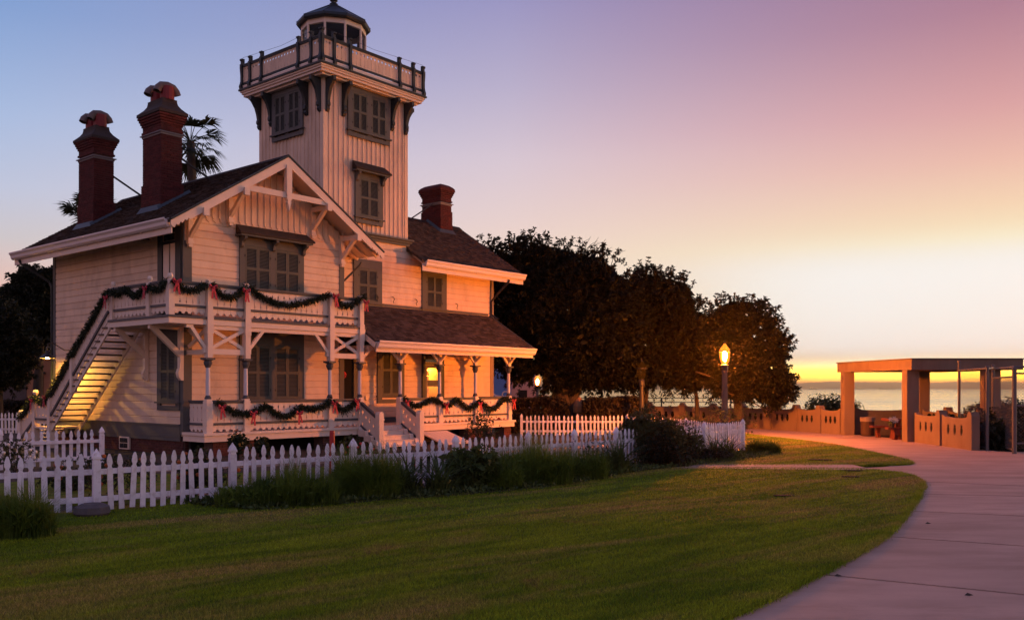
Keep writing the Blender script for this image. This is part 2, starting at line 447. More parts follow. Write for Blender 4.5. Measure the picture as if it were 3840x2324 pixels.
def blades(P, H, Wd, lean, seg=2):
    """upright grass blades as tapering strips of quads + tip"""
    n = len(P)
    a = rng.uniform(0, 2 * PI, n)
    dirs = np.stack([np.cos(a), np.sin(a), np.zeros(n)], 1)
    b = a + PI / 2 + rng.normal(0, 0.5, n)
    side = np.stack([np.cos(b), np.sin(b), np.zeros(n)], 1)
    H = H.reshape(-1, 1); Wd = Wd.reshape(-1, 1); lean = lean.reshape(-1, 1)
    up = np.array([[0, 0, 1.0]])
    pts = []
    for i in range(seg + 1):
        t = i / seg
        c_ = P + up * H * (t - 0.25 * t * t * np.minimum(lean, 1.6)) + dirs * H * lean * t * t * 0.8
        w = Wd * (1 - t) ** 0.7 * 0.5
        pts.append((c_ - side * w, c_ + side * w))
    F = []
    for i in range(seg):
        F.append(np.stack([pts[i][0], pts[i][1], pts[i + 1][1], pts[i + 1][0]], 1))
    return np.concatenate(F, 0).reshape(-1, 3)
def inpoly(x, y, poly):
    c_ = np.zeros(len(x), bool); n = len(poly)
    for i in range(n):
        x0, y0 = poly[i]; x1, y1 = poly[(i + 1) % n]
        if y0 == y1: continue
        k = ((y0 > y) != (y1 > y)) & (x < (x1 - x0) * (y - y0) / (y1 - y0) + x0)
        c_ ^= k
    return c_

# ------------------------------------------------------------------ setting: ground, lawns, paths, sea, hills
cliff = [(-400, 75), (-120, 66), (-40, 58), (0, 53), (12, 51.5), (20, 46), (32, 40), (60, 30), (160, 5), (400, -60)]
g = MB()
top = cliff + [(400, -300), (-400, -300)]
g.prism([(a, b) for a, b in top], XY, -0.02, -40.0)
g.build('ground', soil, kind='structure')

PATH_L = [(-2.0, 2.2), (-0.6, 4.2), (0.8, 6.2), (1.87, 7.71), (2.2, 8.11), (2.6, 8.61), (2.96, 9.11), (3.36, 9.63), (3.94, 10.43), (4.61, 11.38), (5.1, 12.14),
          (5.68, 13.16), (6.48, 14.62), (7.12, 15.79), (7.6, 16.75), (8.2, 17.9), (8.62, 18.9), (8.92, 20.0), (8.93, 20.75), (8.66, 21.3), (8.03, 21.64)]
LAWN = PATH_L + [(6.6, 21.72), (4.54, 22.0), (2.4, 22.25), (1.2, 21.6), (-1.6, 18.6), (-5.2, 16.2), (-7.4, 13.6), (-13, 9.5), (-40, 2), (-40, -30), (-6, -30), (-4, -3)]
g = MB(); g.prism(LAWN, XY, 0.05, -0.01)
g.build('lawn', lawnm, kind='structure')
LAWN2 = [(3.2, 22.5), (5.72, 22.38), (7.23, 22.38), (8.85, 22.66), (9.86, 22.88), (10.29, 23.12), (10.5, 23.5), (10.74, 24.31), (10.85, 25.46), (11.02, 28.19), (11.1, 31.15),
         (10.79, 33.35), (10.5, 34.82), (10.2, 36.09), (9.9, 38.2), (8.6, 39.6), (7.0, 40.0), (7.3, 32), (6.9, 27.2), (5.2, 24.6), (3.4, 23.2)]
g = MB(); g.prism(LAWN2, XY, 0.05, -0.01)
g.build('lawn', lawnm, kind='structure')
GARDEN = [(-11, 17.5), (-6.9, 14.9), (-4.9, 16.7), (-1.3, 19.4), (2.2, 22.8), (4.6, 25.6), (1.0, 27.5), (-2.0, 25.0), (-6.5, 20.6), (-9.6, 20.5)]
g = MB(); g.prism(GARDEN, XY, 0.03, -0.01)
g.build('lawn', lawnm, kind='structure')
g = MB(); g.prism([(0.5, 38.3), (6.0, 37.9), (6.4, 41), (0.2, 42)], XY, 0.03, -0.01)
g.build('lawn', lawnm, kind='structure')

# concrete path, cast in slabs with open joints
path = place('path', None, None, kind='structure')
joints = [((8.62, 19.15), (16.6, 15.2)), ((7.66, 16.87), (16.0, 15.05)), ((6.42, 14.6), (15.0, 11.25)), ((5.06, 12.13), (14.0, 7.45)), ((3.37, 9.69), (12.0, 4.6)), ((1.6, 7.3), (9.5, 1.2)), ((-0.6, 4.2), (6.0, -3.0))]
def edge_between(a, b):
    return [p for p in PATH_L if a[1] + 0.25 < p[1] < b[1] - 0.25 and p[0] < 9.2]
def shrink(poly, k):
    cx = sum(p[0] for p in poly) / len(poly); cy = sum(p[1] for p in poly) / len(poly)
    r = []
    for x, y in poly:
        d = math.hypot(x - cx, y - cy); r.append((cx + (x - cx) * (d - k) / d, cy + (y - cy) * (d - k) / d))
    return r
def off(p, q, d):           # move a joint line forward by d
    nx, ny = -(q[1] - p[1]), (q[0] - p[0]); l = math.hypot(nx, ny)
    if ny < 0: nx, ny = -nx, -ny
    return (p[0] + nx / l * d, p[1] + ny / l * d), (q[0] + nx / l * d, q[1] + ny / l * d)
for i in range(len(joints) - 1):
    f0, f1 = off(*joints[i], -0.032)
    n0, n1 = off(*joints[i + 1], 0.032)
    e = [(x - 0.25, y) for x, y in edge_between(n0, f0)]
    poly = [(n0[0] - 0.25, n0[1])] + e + [(f0[0] - 0.25, f0[1]), f1, n1]
    MB().prism(poly, XY, 0.006, -0.06).build('slab', conc, path)
f0, f1 = off(*joints[0], 0.032)
far = [(8.4, f0[1]), f1, (19.0, 20.0), (19, 26.0), (15.2, 28.0), (14.9, 33), (14.9, 37.2), (14.0, 39.5), (12.6, 42.2), (10.6, 45.0), (7.5, 46.9), (3.0, 47.4),
       (3.0, 42), (8.0, 40.5), (9.7, 38.5), (9.9, 36), (10.6, 31), (10.5, 28), (10.3, 24), (9.8, 23.0), (9.3, 22.5), (8.6, 22.2), (8.2, 21.4), (8.6, 20.6)]
MB().prism(far, XY, 0.006, -0.06).build('slab', conc, path)
MB().prism([(8.6, 21.3), (8.6, 22.75), (7.4, 22.75), (7.4, 21.3)], XY, 0.053, -0.06).build('slab', conc, path)
MB().prism([(7.38, 21.3), (7.38, 22.75), (4.6, 22.75), (4.6, 21.7)], XY, 0.054, -0.06).build('slab', conc, path)
MB().prism([(4.58, 21.7), (4.58, 22.75), (2.6, 22.8), (2.4, 22.0)], XY, 0.055, -0.06).build('slab', conc, path)
# walks inside the fence
walk = place('garden_path', None, None, kind='structure')
for i in range(9):
    x0, y0 = -9.0 + i * 1.5, 21.1 + i * 1.02
    MB().prism(shrink([(x0, y0), (x0 + 1.5, y0 + 1.02), (x0 + 0.85, y0 + 1.95), (x0 - 0.65, y0 + 0.93)], 0.01), XY, 0.045, -0.05).build('slab', conc, walk)
for i in range(6):
    x0, y0 = -6.3 + i * 1.25, 15.75 + i * 1.05
    MB().prism(shrink([(x0, y0), (x0 + 1.25, y0 + 1.05), (x0 + 0.98, y0 + 1.35), (x0 - 0.27, y0 + 0.3)], 0.01), XY, 0.045, -0.05).build('slab', conc, walk)

# sea
def water_mat():
    m = bpy.data.materials.new('sea_water'); m.use_nodes = True
    t = m.node_tree; L = t.links.new; b = t.nodes['Principled BSDF']
    b.inputs['Base Color'].default_value = (0.06, 0.05, 0.06, 1)
    b.inputs['Roughness'].default_value = 0.22
    b.inputs['IOR'].default_value = 1.45
    pos = t.nodes.new('ShaderNodeNewGeometry').outputs['Position']
    mp = t.nodes.new('ShaderNodeMapping'); mp.inputs['Scale'].default_value = (0.02, 0.05, 1); L(pos, mp.inputs[0])
    n = t.nodes.new('ShaderNodeTexNoise'); n.inputs['Scale'].default_value = 1.0; n.inputs['Detail'].default_value = 8; n.inputs['Roughness'].default_value = 0.65; L(mp.outputs[0], n.inputs[0])
    bp = t.nodes.new('ShaderNodeBump'); bp.inputs['Strength'].default_value = 0.05; bp.inputs['Distance'].default_value = 1.0
    L(n.outputs['Fac'], bp.inputs['Height']); L(bp.outputs[0], b.inputs['Normal'])
    mp2 = t.nodes.new('ShaderNodeMapping'); mp2.inputs['Scale'].default_value = (0.0004, 0.0022, 1); L(pos, mp2.inputs[0])
    n2 = t.nodes.new('ShaderNodeTexNoise'); n2.inputs['Scale'].default_value = 1.0; n2.inputs['Detail'].default_value = 4; L(mp2.outputs[0], n2.inputs[0])
    mr = t.nodes.new('ShaderNodeMapRange'); L(n2.outputs['Fac'], mr.inputs[0]); mr.inputs[3].default_value = 0.05; mr.inputs[4].default_value = 0.17
    L(mr.outputs[0], b.inputs['Roughness'])
    return m
SEA = -35.0
MB().add([(-45000, 30, SEA), (45000, 30, SEA), (45000, 45000, SEA), (-45000, 45000, SEA)], [(0, 1, 2, 3)]).build('sea', water_mat(), kind='structure')
# far shore
hillm = mat('far_hills', (0.24, 0.125, 0.07), 0.95, 0.3, 0.002)
hv = []; hf = []
nx = 160; rows = [(0, 0.0), (600, 0.35), (1500, 0.8), (2400, 1.0), (3800, 0.55), (6000, 0.0)]
for i in range(nx + 1):
    x = -8000 + 40000 * i / nx
    h = 175 + 26 * math.sin(x / 1900.0 + 1.0) + 15 * math.sin(x / 730.0) + 9 * math.sin(x / 310.0 + 2) + 6 * math.sin(x / 140.0)
    h += 30 * max(0, 1 - abs(x - 9300) / 2500.0)
    for dy, k in rows:
        hv.append((x, 25000 + dy, SEA + 1 + h * 1.0 * k + (0 if k in (0, 1) else 12 * math.sin(x / 400.0 + dy))))
nr = len(rows)
for i in range(nx):
    for j in range(nr - 1):
        hf.append((i * nr + j, (i + 1) * nr + j, (i + 1) * nr + j + 1, i * nr + j + 1))
MB().add(hv, hf).build('hills', hillm, smooth=True, kind='structure')

# ================================================================== LIGHTHOUSE
RZ = R(50.4)
P0 = (-9.72, 26.56)
UX, UY = math.cos(RZ), math.sin(RZ)
def Wd(u, v, z): return (P0[0] + u * UX - v * UY, P0[1] + u * UY + v * UX, z)
H = thing('lighthouse', 'cream clapboard lighthouse house with square lantern tower, three brick chimneys and two garlanded porches', 'lighthouse', (P0[0], P0[1], 0), RZ)
V1 = 0.75           # front plane of the right wing
RU = 14.85          # its right end
SL = 0.64

# ---- walls
def siding_profile(h=0.223, t=0.028):
    return [(0.0, 0.0), (-t, 0.0), (-t, h * 0.84), (-t * 0.15, h * 0.95), (-t * 0.15, h), (0.0, h)]
def boards_front(parent, u0, u1, v, z0, n):
    b = MB(); b.prism(siding_profile(), lambda a, c_, d: (d, a, c_), 0, u1 - u0); me = b.mesh('siding_board', cream)
    for i in range(n): place('siding_board', me, parent, (u0, v, z0 + i * 0.224))
def boards_left(parent, v0, v1, u, z0, n):
    b = MB(); b.prism(siding_profile(), lambda a, c_, d: (a, d, c_), 0, v1 - v0); me = b.mesh('siding_board', cream)
    for i in range(n): place('siding_board', me, parent, (u, v0, z0 + i * 0.224))
w = MB()
w.box(0.0, 6.04, 0.0, 8.6, 0.55, 6.95)
w.prism([(0.0, 6.95), (6.04, 6.95), (6.04, 7.2), (3.07, 9.1), (0.0, 7.12)], XZ, 0.0, 8.6)
wall = w.build('wall', cream, H)
boards_front(wall, 0.0, 6.04, 0.0, 0.9, 28)
boards_left(wall, 0.0, 8.6, 0.0, 0.9, 27)
t = MB(); t.box(0.0, 0.24, -0.045, -0.025, 0.6, 6.35); t.box(-0.045, -0.0, -0.045, 0.12, 0.6, 6.9); t.build('corner_trim', greyg, wall)
t = MB(); t.box(5.83, 6.045, -0.045, -0.002, 0.68, 6.35); t.build('corner_trim', greyg, wall)
t = MB(); t.box(-0.045, 0.0, 8.42, 8.62, 0.6, 6.7); t.build('corner_trim', greyg, wall)
t = MB(); t.box(-0.06, 0.0, 0.125, 8.62, 0.52, 0.88); t.box(-0.085, 0.0, 0.125, 8.62, 0.86, 0.905); t.box(-0.05, 0.0, 0.13, 8.62, 0.40, 0.518); t.build('skirt_board', greyg, wall)
w = MB(); w.box(6.045, RU, V1, 6.75, 0.55, 7.2); w.prism([(0.75, 7.2), (6.75, 7.2), (3.75, 9.15)], YZ, 9.8, RU)
wall2 = w.build('wall', cream, H)
boards_front(wall2, 6.06, RU, V1, 0.68, 29)
t = MB(); t.box(RU - 0.2, RU + 0.02, V1 - 0.045, V1 - 0.026, 0.68, 6.72); t.build('corner_trim', tanp, wall2)  # paler and browner than the other corner trims
t = MB(); t.box(6.3, RU, V1 - 0.06, V1 - 0.026, 0.685, 0.88); t.build('skirt_board', greyg, wall2)
# brick foundation: core, and the bricks along the left side
def brick_wall(parent, x0, x1, face, axis, z0, z1, m, L=0.215, Hh=0.067, gap=0.011, dep=0.03, stuff=True):
    b = MB(); r = 0; z = z0
    while z + Hh < z1:
        x = x0 - (L / 2 if r % 2 else 0)
        while x < x1:
            a, c_ = max(x, x0), min(x + L, x1); jit = random.uniform(-0.004, 0.004)
            if c_ - a > 0.03:
                if axis == 'u': b.box(a, c_ - gap, face - dep + jit, face, z, z + Hh)
                else: b.box(face - dep + jit, face, a, c_ - gap, z, z + Hh)
            x += L
        z += Hh + gap; r += 1
    return b.build('brick', m, parent, kind='stuff')
f = MB(); f.box(0.03, 6.0, 0.03, 8.58, -0.05, 0.55); f.box(6.0, RU, V1 + 0.03, 6.7, -0.05, 0.56)
found = f.build('foundation', mortar, H)
brick_wall(found, 0.05, 8.55, 0.03, 'v', 0.0, 0.41, brickd)
brick_wall(found, 0.05, 6.0, 0.03, 'u', 0.0, 0.56, brickd)
bw = MB(); bw.box(0, 0.62, -0.06, 0.0, 0, 0.4)
bw = bw.build('window', trimw, H, (-0.012, 3.75, 0.03), -PI / 2)
q = MB()
for i in range(2):
    for j in range(2): q.box(0.06 + i * 0.26, 0.29 + i * 0.26, -0.075, -0.062, 0.04 + j * 0.17, 0.19 + j * 0.17)
q.build('pane', wglass, bw)

# gable field: vertical boards with pointed feet
def pointed(w_, t_, h):
    return [(-w_ / 2, 0.07), (0.0, 0.0), (w_ / 2, 0.07), (w_ / 2, h), (-w_ / 2, h)]
n = 26; pit = 6.04 / n
for i in range(n):
    uc = (i + 0.5) * pit
    top = 9.12 - SL * abs(uc - 3.07) - 0.05
    if top - 7.0 < 0.12: continue
    MB().prism(pointed(pit - 0.006, 0, top - 7.0), XZ, -0.055, -0.026).build('gable_board', cream, wall, (uc, 0, 7.0))
    if i and top - 7.1 > 0.12:
        ub = i * pit
        MB().prism([(-0.03, 0.05), (0.03, -0.01), (0.03, top - 7.1), (-0.03, top - 7.1)], XZ, -0.082, -0.056).build('batten', cream, wall, (ub, 0, 7.1))

# ---- roofs
def slope_slab(fn, a0, a1, b0, b1, th):
    """fn(a,b)->(u,v,z) top surface"""
    p = [Vector(fn(a0, b0)), Vector(fn(a1, b0)), Vector(fn(a1, b1)), Vector(fn(a0, b1))]
    q = [x - Vector((0, 0, th)) for x in p]
    return MB().add(p + q, [(0, 1, 2, 3), (7, 6, 5, 4), (0, 4, 5, 1), (1, 5, 6, 2), (2, 6, 7, 3), (3, 7, 4, 0)])
def shingles(fn, a0, a1, L, rowh, wmin, wmax, thick=0.016):
    """a = along eave, b = distance up slope (0 eave). returns list of (verts8, a, b)"""
    res = []
    Pa = Vector(fn(a0, 0)); Ax = (Vector(fn(a0 + 1, 0)) - Pa).normalized(); Bx = (Vector(fn(a0, 1)) - Pa).normalized()
    Nn = Ax.cross(Bx); Nn = Nn if Nn.z > 0 else -Nn
    nrow = int(L / rowh)
    for r in range(nrow):
        a = a0 + random.uniform(-wmax, 0)
        while a < a1:
            w_ = random.uniform(wmin, wmax)
            s0, s1 = max(a, a0), min(a + w_ - 0.008, a1)
            if s1 - s0 > 0.03:
                b0 = r * rowh + random.uniform(-0.012, 0.008); b1 = r * rowh + rowh * 1.25
                t0 = thick + random.uniform(0.008, 0.024); lift = random.uniform(0, 0.004)
                P = lambda aa, bb, nn: Vector(fn(a0, 0)) + Ax * (aa - a0) + Bx * bb + Nn * nn
                res.append(([P(s0, b0, t0 + lift), P(s1, b0, t0), P(s1, b1, 0.004), P(s0, b1, 0.004), P(s0, b0, 0.002), P(s1, b0, 0.002)], a, r * rowh))
            a += w_
    return res
SHF = [(0, 1, 2, 3), (4, 5, 1, 0), (4, 0, 3), (5, 2, 1)]
def shingle_stuff(sh, parent, m):
    b = MB()
    for vs, _, _ in sh: b.add(vs, SHF)
    b.build('shingle', m, parent, kind='stuff')
def zl(u): return 9.3 - SL * abs(u - 3.07)
CS = 1 / math.sqrt(1 + SL * SL)
fnL = lambda a, b: (-0.95 + b * CS, a, zl(-0.95) + b * CS * SL)
rb = MB()
for fn, (a0, a1), (b0, b1) in ((fnL, (-0.9, 9.75), (0, 4.02 / CS)),
                               (lambda a, b: (7.12 - b * CS, a, zl(7.12) + b * CS * SL), (-0.9, V1 - 0.02), (0, 1.36 / CS)),
                               (lambda a, b: (5.76 - b * CS, a, zl(5.76) + b * CS * SL), (-0.9, 9.75), (0, 2.69 / CS))):
    s_ = slope_slab(fn, a0, a1, b0, b1, 0.07); rb.add(s_.v, s_.f)
roof = rb.build('roof', shing, H)
shingle_stuff(shingles(fnL, -0.92, 9.77, 4.02 / CS, 0.135, 0.12, 0.26), roof, shing)
fnRg = lambda a, b: (7.12 - b * CS, a, zl(7.12) + b * CS * SL)
shingle_stuff(shingles(fnRg, -0.92, 0.7, 4.05 / CS, 0.135, 0.12, 0.26), roof, shing)
MB().prism([(-0.16, -0.085), (0.0, 0.035), (0.16, -0.085), (0.0, 0.0)], XZ, -0.93, 9.78).build('ridge_cap', shing, roof, (3.07, 0, 9.32))
fnR = lambda a, b: (a, -0.1 + b * CS, 9.3 - SL * 3.85 + b * CS * SL)
rb = slope_slab(fnR, 9.78, 15.95, 0, 3.85 / CS, 0.07)
s_ = slope_slab(lambda a, b: (a, 7.6 - b * CS, 9.3 - SL * 3.85 + b * CS * SL), 9.78, 15.95, 0, 3.85 / CS, 0.07); rb.add(s_.v, s_.f)
roof2 = rb.build('roof', shing, H)
shingle_stuff(shingles(fnR, 9.76, 15.98, 3.86 / CS, 0.128, 0.12, 0.26), roof2, shing)
MB().prism([(-0.16, -0.085), (0.0, 0.035), (0.16, -0.085), (0.0, 0.0)], lambda a, b, d: (d, a, b), 9.8, 15.98).build('ridge_cap', shing, roof2, (0, 3.75, 9.32))
# porch roof: single shingles, the nearest three hundred as parts of their own
SLP = 0.604; CP = 1 / math.sqrt(1 + SLP * SLP)
fnP = lambda a, b: (a, -1.68 + b * CP, 3.57 + b * CP * SLP)
rb = slope_slab(fnP, 6.02, 14.62, 0, 2.42 / CP, 0.06)
roof3 = rb.build('porch_roof', shing2, H)
sh = shingles(fnP, 6.02, 14.64, 2.42 / CP, 0.142, 0.14, 0.27, 0.02)
sh.sort(key=lambda s: s[1] * 0.77 + s[2] * 0.64)
for vs, a, b in sh[:300]:
    o_ = vs[0]
    MB().add([x - o_ for x in vs], SHF).build('shingle', shing2, roof3, o_)
shingle_stuff(sh[300:], roof3, shing2)
t = MB(); t.beam((14.63, -1.72, 3.53), (14.63, V1, 3.57 + 2.43 * SLP), 0.05, 0.1); t.build('verge_board', greyg, roof3)
t = MB(); t.beam((6.05, -1.66, 3.43), (6.05, V1, 3.45 + 2.4 * SLP), 0.05, 0.2); t.build('verge_board', trimw, roof3)
t = MB(); t.box(6.1, 14.5, V1 - 0.05, V1 - 0.024, 5.03, 5.12); t.build('flashing', greyg, roof3)
# eave gutters: moulded profile
def gutter(parent, p, q, outward, hgt=0.25, proj=0.17):
    p, q, o_ = Vector(p), Vector(q), Vector(outward).normalized()
    prof = [(0, 0), (0.05, 0), (proj * 0.6, hgt * 0.22), (proj * 0.68, hgt * 0.55), (proj, hgt * 0.82), (proj, hgt), (proj * 0.85, hgt), (proj * 0.8, hgt * 0.85), (0.03, hgt * 0.7), (0.0, hgt)]
    b = MB(); d = q - p
    vs = [p + o_ * a + Vector((0, 0, z)) for a, z in prof] + [q + o_ * a + Vector((0, 0, z)) for a, z in prof]
    k = len(prof)
    b.add(vs, [tuple(range(k)), tuple(range(2 * k - 1, k - 1, -1))] + [(i, (i + 1) % k, (i + 1) % k + k, i + k) for i in range(k)])
    return b.build('gutter', gutterw, parent)
gutter(roof, (-0.9, -0.78, 6.54), (-0.9, 9.78, 6.54), (-1, 0, 0))
gutter(roof2, (9.95, -0.07, 6.61), (15.97, -0.07, 6.61), (0, -1, 0))
gutter(roof3, (6.1, -1.66, 3.32), (14.66, -1.66, 3.32), (0, -1, 0), 0.26)
# fascia + soffits + rafter tails
t = MB(); t.box(-0.88, -0.845, -0.85, 9.75, 6.36, 6.6); t.build('fascia', trimw, roof)
t = MB(); t.box(9.85, 15.95, -0.05, -0.02, 6.44, 6.72); t.build('fascia', trimw, roof2)
t = MB(); t.box(6.1, 14.62, -1.64, -1.6, 3.2, 3.45); t.build('fascia', trimw, roof3)
for i in range(15):
    v = -0.55 + i * 0.68
    MB().beam((-0.92, v, zl(-0.92) - 0.2), (0.05, v, zl(0.05) - 0.2), 0.07, 0.14).build('rafter_tail', trimw, roof)
for i in range(11):
    u = 10.1 + i * 0.56
    MB().beam((u, -0.1, 6.64), (u, 0.8, 6.64 + 0.9 * SL), 0.06, 0.14).build('rafter_tail', trimw, roof2)
for i in range(3):
    v = -0.6 + i * 0.5
    MB().beam((7.05, v, zl(7.05) - 0.15), (5.9, v, zl(5.9) - 0.15), 0.06, 0.13).build('rafter_tail', trimw, roof)
# soffit boards seen under the verges
t = MB()
for fn in (lambda a, b: (-0.86 + b * CS, a, zl(-0.86) - 0.1 + b * CS * SL), lambda a, b: (7.05 - b * CS, a, zl(7.05) - 0.1 + b * CS * SL)):
    s_ = slope_slab(fn, -0.86, 0.7, 0, 3.9 / CS, 0.02); t.add(s_.v, s_.f)
t.build('soffit', trimw, roof)
# barge boards on the front gable with scalloped feet, crown strip, collar, king post, brackets
def barge(sign, ue, v0, v1):
    d = sign
    top = lambda u: zl(u) - 0.035
    L = [(3.07, top(3.07)), (ue, top(ue)), (ue, top(ue) - 0.10)]
    foot = []
    for i in range(4):
        u = ue - d * (0.04 + 0.13 * i)
        foot += [(u, top(u) - 0.19), (u - d * 0.065, top(u - d * 0.065) - 0.255), (u - d * 0.115, top(u - d * 0.115) - 0.20)]
    uu = ue - d * 0.58
    L += foot + [(uu, top(uu) - 0.27), (3.07, top(3.07) - 0.285)]
    return MB().prism(L, XZ, v0, v1)
for sg, ue in ((-1, -0.93), (1, 7.1)):
    barge(sg, ue, -0.93, -0.87).build('barge_board', trimw, roof)
    MB().beam((3.07, -0.925, zl(3.07) + 0.005), (ue, -0.925, zl(ue) + 0.005), 0.06, 0.05).build('barge_crown', darkg, roof)
t = MB(); t.box(1.55, 4.6, -0.905, -0.83, 7.97, 8.15); t.build('collar_tie', trimw, roof)
kp = [(-0.1, 9.0), (-0.1, 8.1), (-0.075, 8.02), (-0.1, 7.98), (-0.075, 7.92), (-0.055, 7.86), (-0.085, 7.82), (-0.05, 7.78), (0.0, 7.56), (0.05, 7.78), (0.085, 7.82), (0.055, 7.86), (0.075, 7.92), (0.1, 7.98), (0.075, 8.02), (0.1, 8.1), (0.1, 9.0)]
MB().prism(kp, XZ, -0.97, -0.82).build('king_post', trimw, roof, (3.07, 0, 0))
for uc, zt in ((0.14, 7.08), (1.5, 7.9), (4.64, 7.9), (5.9, 7.08)):
    t = MB()
    t.box(uc - 0.075, uc + 0.075, -0.16, -0.03, zt - 0.75, zt + 0.12)
    t.box(uc - 0.095, uc + 0.095, -0.19, -0.03, zt - 0.83, zt - 0.74); t.box(uc - 0.06, uc + 0.06, -0.17, -0.03, zt - 0.92, zt - 0.83)
    t.beam((uc, -0.12, zt - 0.62), (uc, -0.78, zt - 0.03), 0.11, 0.12)
    t.box(uc - 0.065, uc + 0.065, -0.98, -0.03, zt - 0.05, zt + 0.1)
    t.box(uc - 0.085, uc + 0.085, -1.02, -0.94, zt - 0.1, zt + 0.12)
    t.build('bracket', trimw, H)
# ---- small eaves lamp and rain-water pipes
t = MB(); t.lathe([(0.02, 0.16), (0.05, 0.12), (0.2, 0.03), (0.24, 0.0), (0.22, -0.02)], (-0.35, 1.75, 6.52)); t.build('eave_lamp', iron, H)
t = MB(); t.tube([(-0.95, 9.2, 6.5), (-0.9, 9.2, 6.4), (-0.1, 8.75, 5.75), (-0.06, 8.66, 5.6), (-0.06, 8.66, 0.4)], 0.045); t.build('downpipe', darkg, H)
t = MB(); t.tube([(14.9, -0.14, 6.55), (14.9, -0.1, 6.45), (14.72, 0.5, 5.85), (14.66, 0.66, 5.65), (14.66, 0.66, 5.1), (14.8, 0.4, 4.9)], 0.045); t.build('downpipe', iron, H)
t = MB(); t.tube([(6.95, 0.1, 6.45), (6.9, 0.12, 6.35), (6.35, 0.62, 5.6), (6.1, 0.66, 5.3), (6.1, 0.66, 4.6)], 0.04); t.build('downpipe', greyg, H)
for u in (9.0, 10.2, 12.5, 8.2):
    t = MB(); t.tube([(u, V1 - 0.03, 5.42), (u, V1 - 0.12, 5.4), (u, V1 - 0.16, 5.32), (u, V1 - 0.10, 5.25), (u, V1 - 0.13, 5.18)], 0.014, 5); t.build('hook', iron, H)

# ---- windows
def shutter_mesh(w_, h, louvre=True):
    b = MB(); st = 0.055
    b.box(0, st, -0.03, 0, 0, h); b.box(w_ - st, w_, -0.03, 0, 0, h)
    mid = h * 0.47
    for z0, z1 in ((0, 0.085), (mid, mid + 0.08), (h - 0.085, h)): b.box(st, w_ - st, -0.03, 0, z0, z1)
    for z0, z1 in ((0.085, mid), (mid + 0.08, h - 0.085)):
        k = max(4, int((z1 - z0) / 0.042))
        for i in range(k):
            z = z0 + (i + 0.5) * (z1 - z0) / k; hh = (z1 - z0) / k * 0.36
            b.add([(st, -0.026, z - hh), (w_ - st, -0.026, z - hh), (w_ - st, -0.006, z + hh * 0.9), (st, -0.006, z + hh * 0.9)], [(0, 1, 2, 3)])
    return b.mesh('shutter', shutm)
SH = {}
def window(u, v, z, w_, h, rot=0, pairs=1, sw=None, sh=None, sz=0.06, hood=0, head=0.2, trim=greyg):
    """frame lower-left corner at (u,v,z); h to top of the head board"""
    f = MB()
    sw = sw or (w_ - 0.4) / pairs; sh = sh or (h - head - sz)
    gap = (w_ - sw * pairs) / (pairs + 1)
    d0, d1 = -0.075, -0.02
    x = 0
    for i in range(pairs + 1):
        f.box(x, x + gap, d0, d1, 0, sz + sh); x += gap + sw
    f.box(0, w_, d0 - 0.004, d1, sz + sh, h)
    f.box(0.0, w_, d0 + 0.002, d1, -0.14, 0.0)
    f.box(-0.05, w_ + 0.05, d0 - 0.06, d1, sz - 0.05 if sz > 0.05 else 0.0, sz if sz > 0.05 else 0.04)
    win = f.build('window', trim, H, (u, v, z), rot)
    MB().box(gap * 0.5, w_ - gap * 0.5, -0.03, d1 + 0.002, sz * 0.5, sz + sh).build('backing', black, win)  # black board, shade behind the louvres put in as colour
    x = gap
    for i in range(pairs):
        key = (round(sw / 2, 3), round(sh, 3))
        if key not in SH: SH[key] = shutter_mesh(sw / 2 - 0.006, sh - 0.01)
        for j in range(2): place('shutter', SH[key], win, (x + j * sw / 2 + 0.003, -0.045, sz + 0.005))
        hg = MB()
        for zz in (0.15, 0.75): 
            hg.box(x - 0.02, x + 0.015, -0.085, -0.072, sz + sh * zz, sz + sh * zz + 0.07); hg.box(x + sw - 0.015, x + sw + 0.02, -0.085, -0.072, sz + sh * zz, sz + sh * zz + 0.07)
        hg.build('hinge', iron, win)
        x += sw + gap
    if hood:
        hd = MB(); pj = hood
        hd.add([(-0.2, -pj, h + 0.08), (w_ + 0.2, -pj, h + 0.08), (w_ + 0.12, -0.03, h + 0.36), (-0.12, -0.03, h + 0.36),
                (-0.2, -pj, h + 0.03), (w_ + 0.2, -pj, h + 0.03), (w_ + 0.12, -0.03, h + 0.05), (-0.12, -0.03, h + 0.05)],
               [(0, 1, 2, 3), (7, 6, 5, 4), (0, 4, 5, 1), (1, 5, 6, 2), (2, 6, 7, 3), (3, 7, 4, 0)])
        hd.build('hood', shing, win)
        hs = MB(); hs.box(-0.14, w_ + 0.14, -pj + 0.04, -0.03, h - 0.03, h + 0.027)
        for xx in ([0.0, w_ - 0.1] + ([w_ / 2 - 0.05] if pairs > 1 else [])):
            hs.prism([(-0.085, h - 0.03), (-pj + 0.08, h - 0.03), (-pj + 0.07, h - 0.1), (-0.19, h - 0.2), (-0.16, h - 0.33), (-0.085, h - 0.38)], lambda a, b, d: (d, a, b), xx, xx + 0.1)
        hs.build('hood_bracket', trim, win)
    return win
window(1.86, 0, 4.95, 2.45, 1.78, pairs=2, sw=0.94, sh=1.42, sz=0.08, hood=0.42, head=0.3)
window(1.86, 0, 1.48, 2.45, 2.3, pairs=2, sw=0.94, sh=1.72, sz=0.14)
window(7.1, V1, 5.06, 1.36, 1.62, sw=0.9, sh=1.24, sz=0.06)
window(10.56, V1, 5.04, 1.38, 1.75, sw=0.88, sh=1.32, sz=0.08)
window(8.24, V1, 1.55, 1.36, 2.5, sw=0.9, sh=1.95, sz=0.14)
window(6.79, V1 - 0.05, 11.2, 2.02, 1.72, pairs=2, sw=0.7, sh=1.4, sz=0.1)
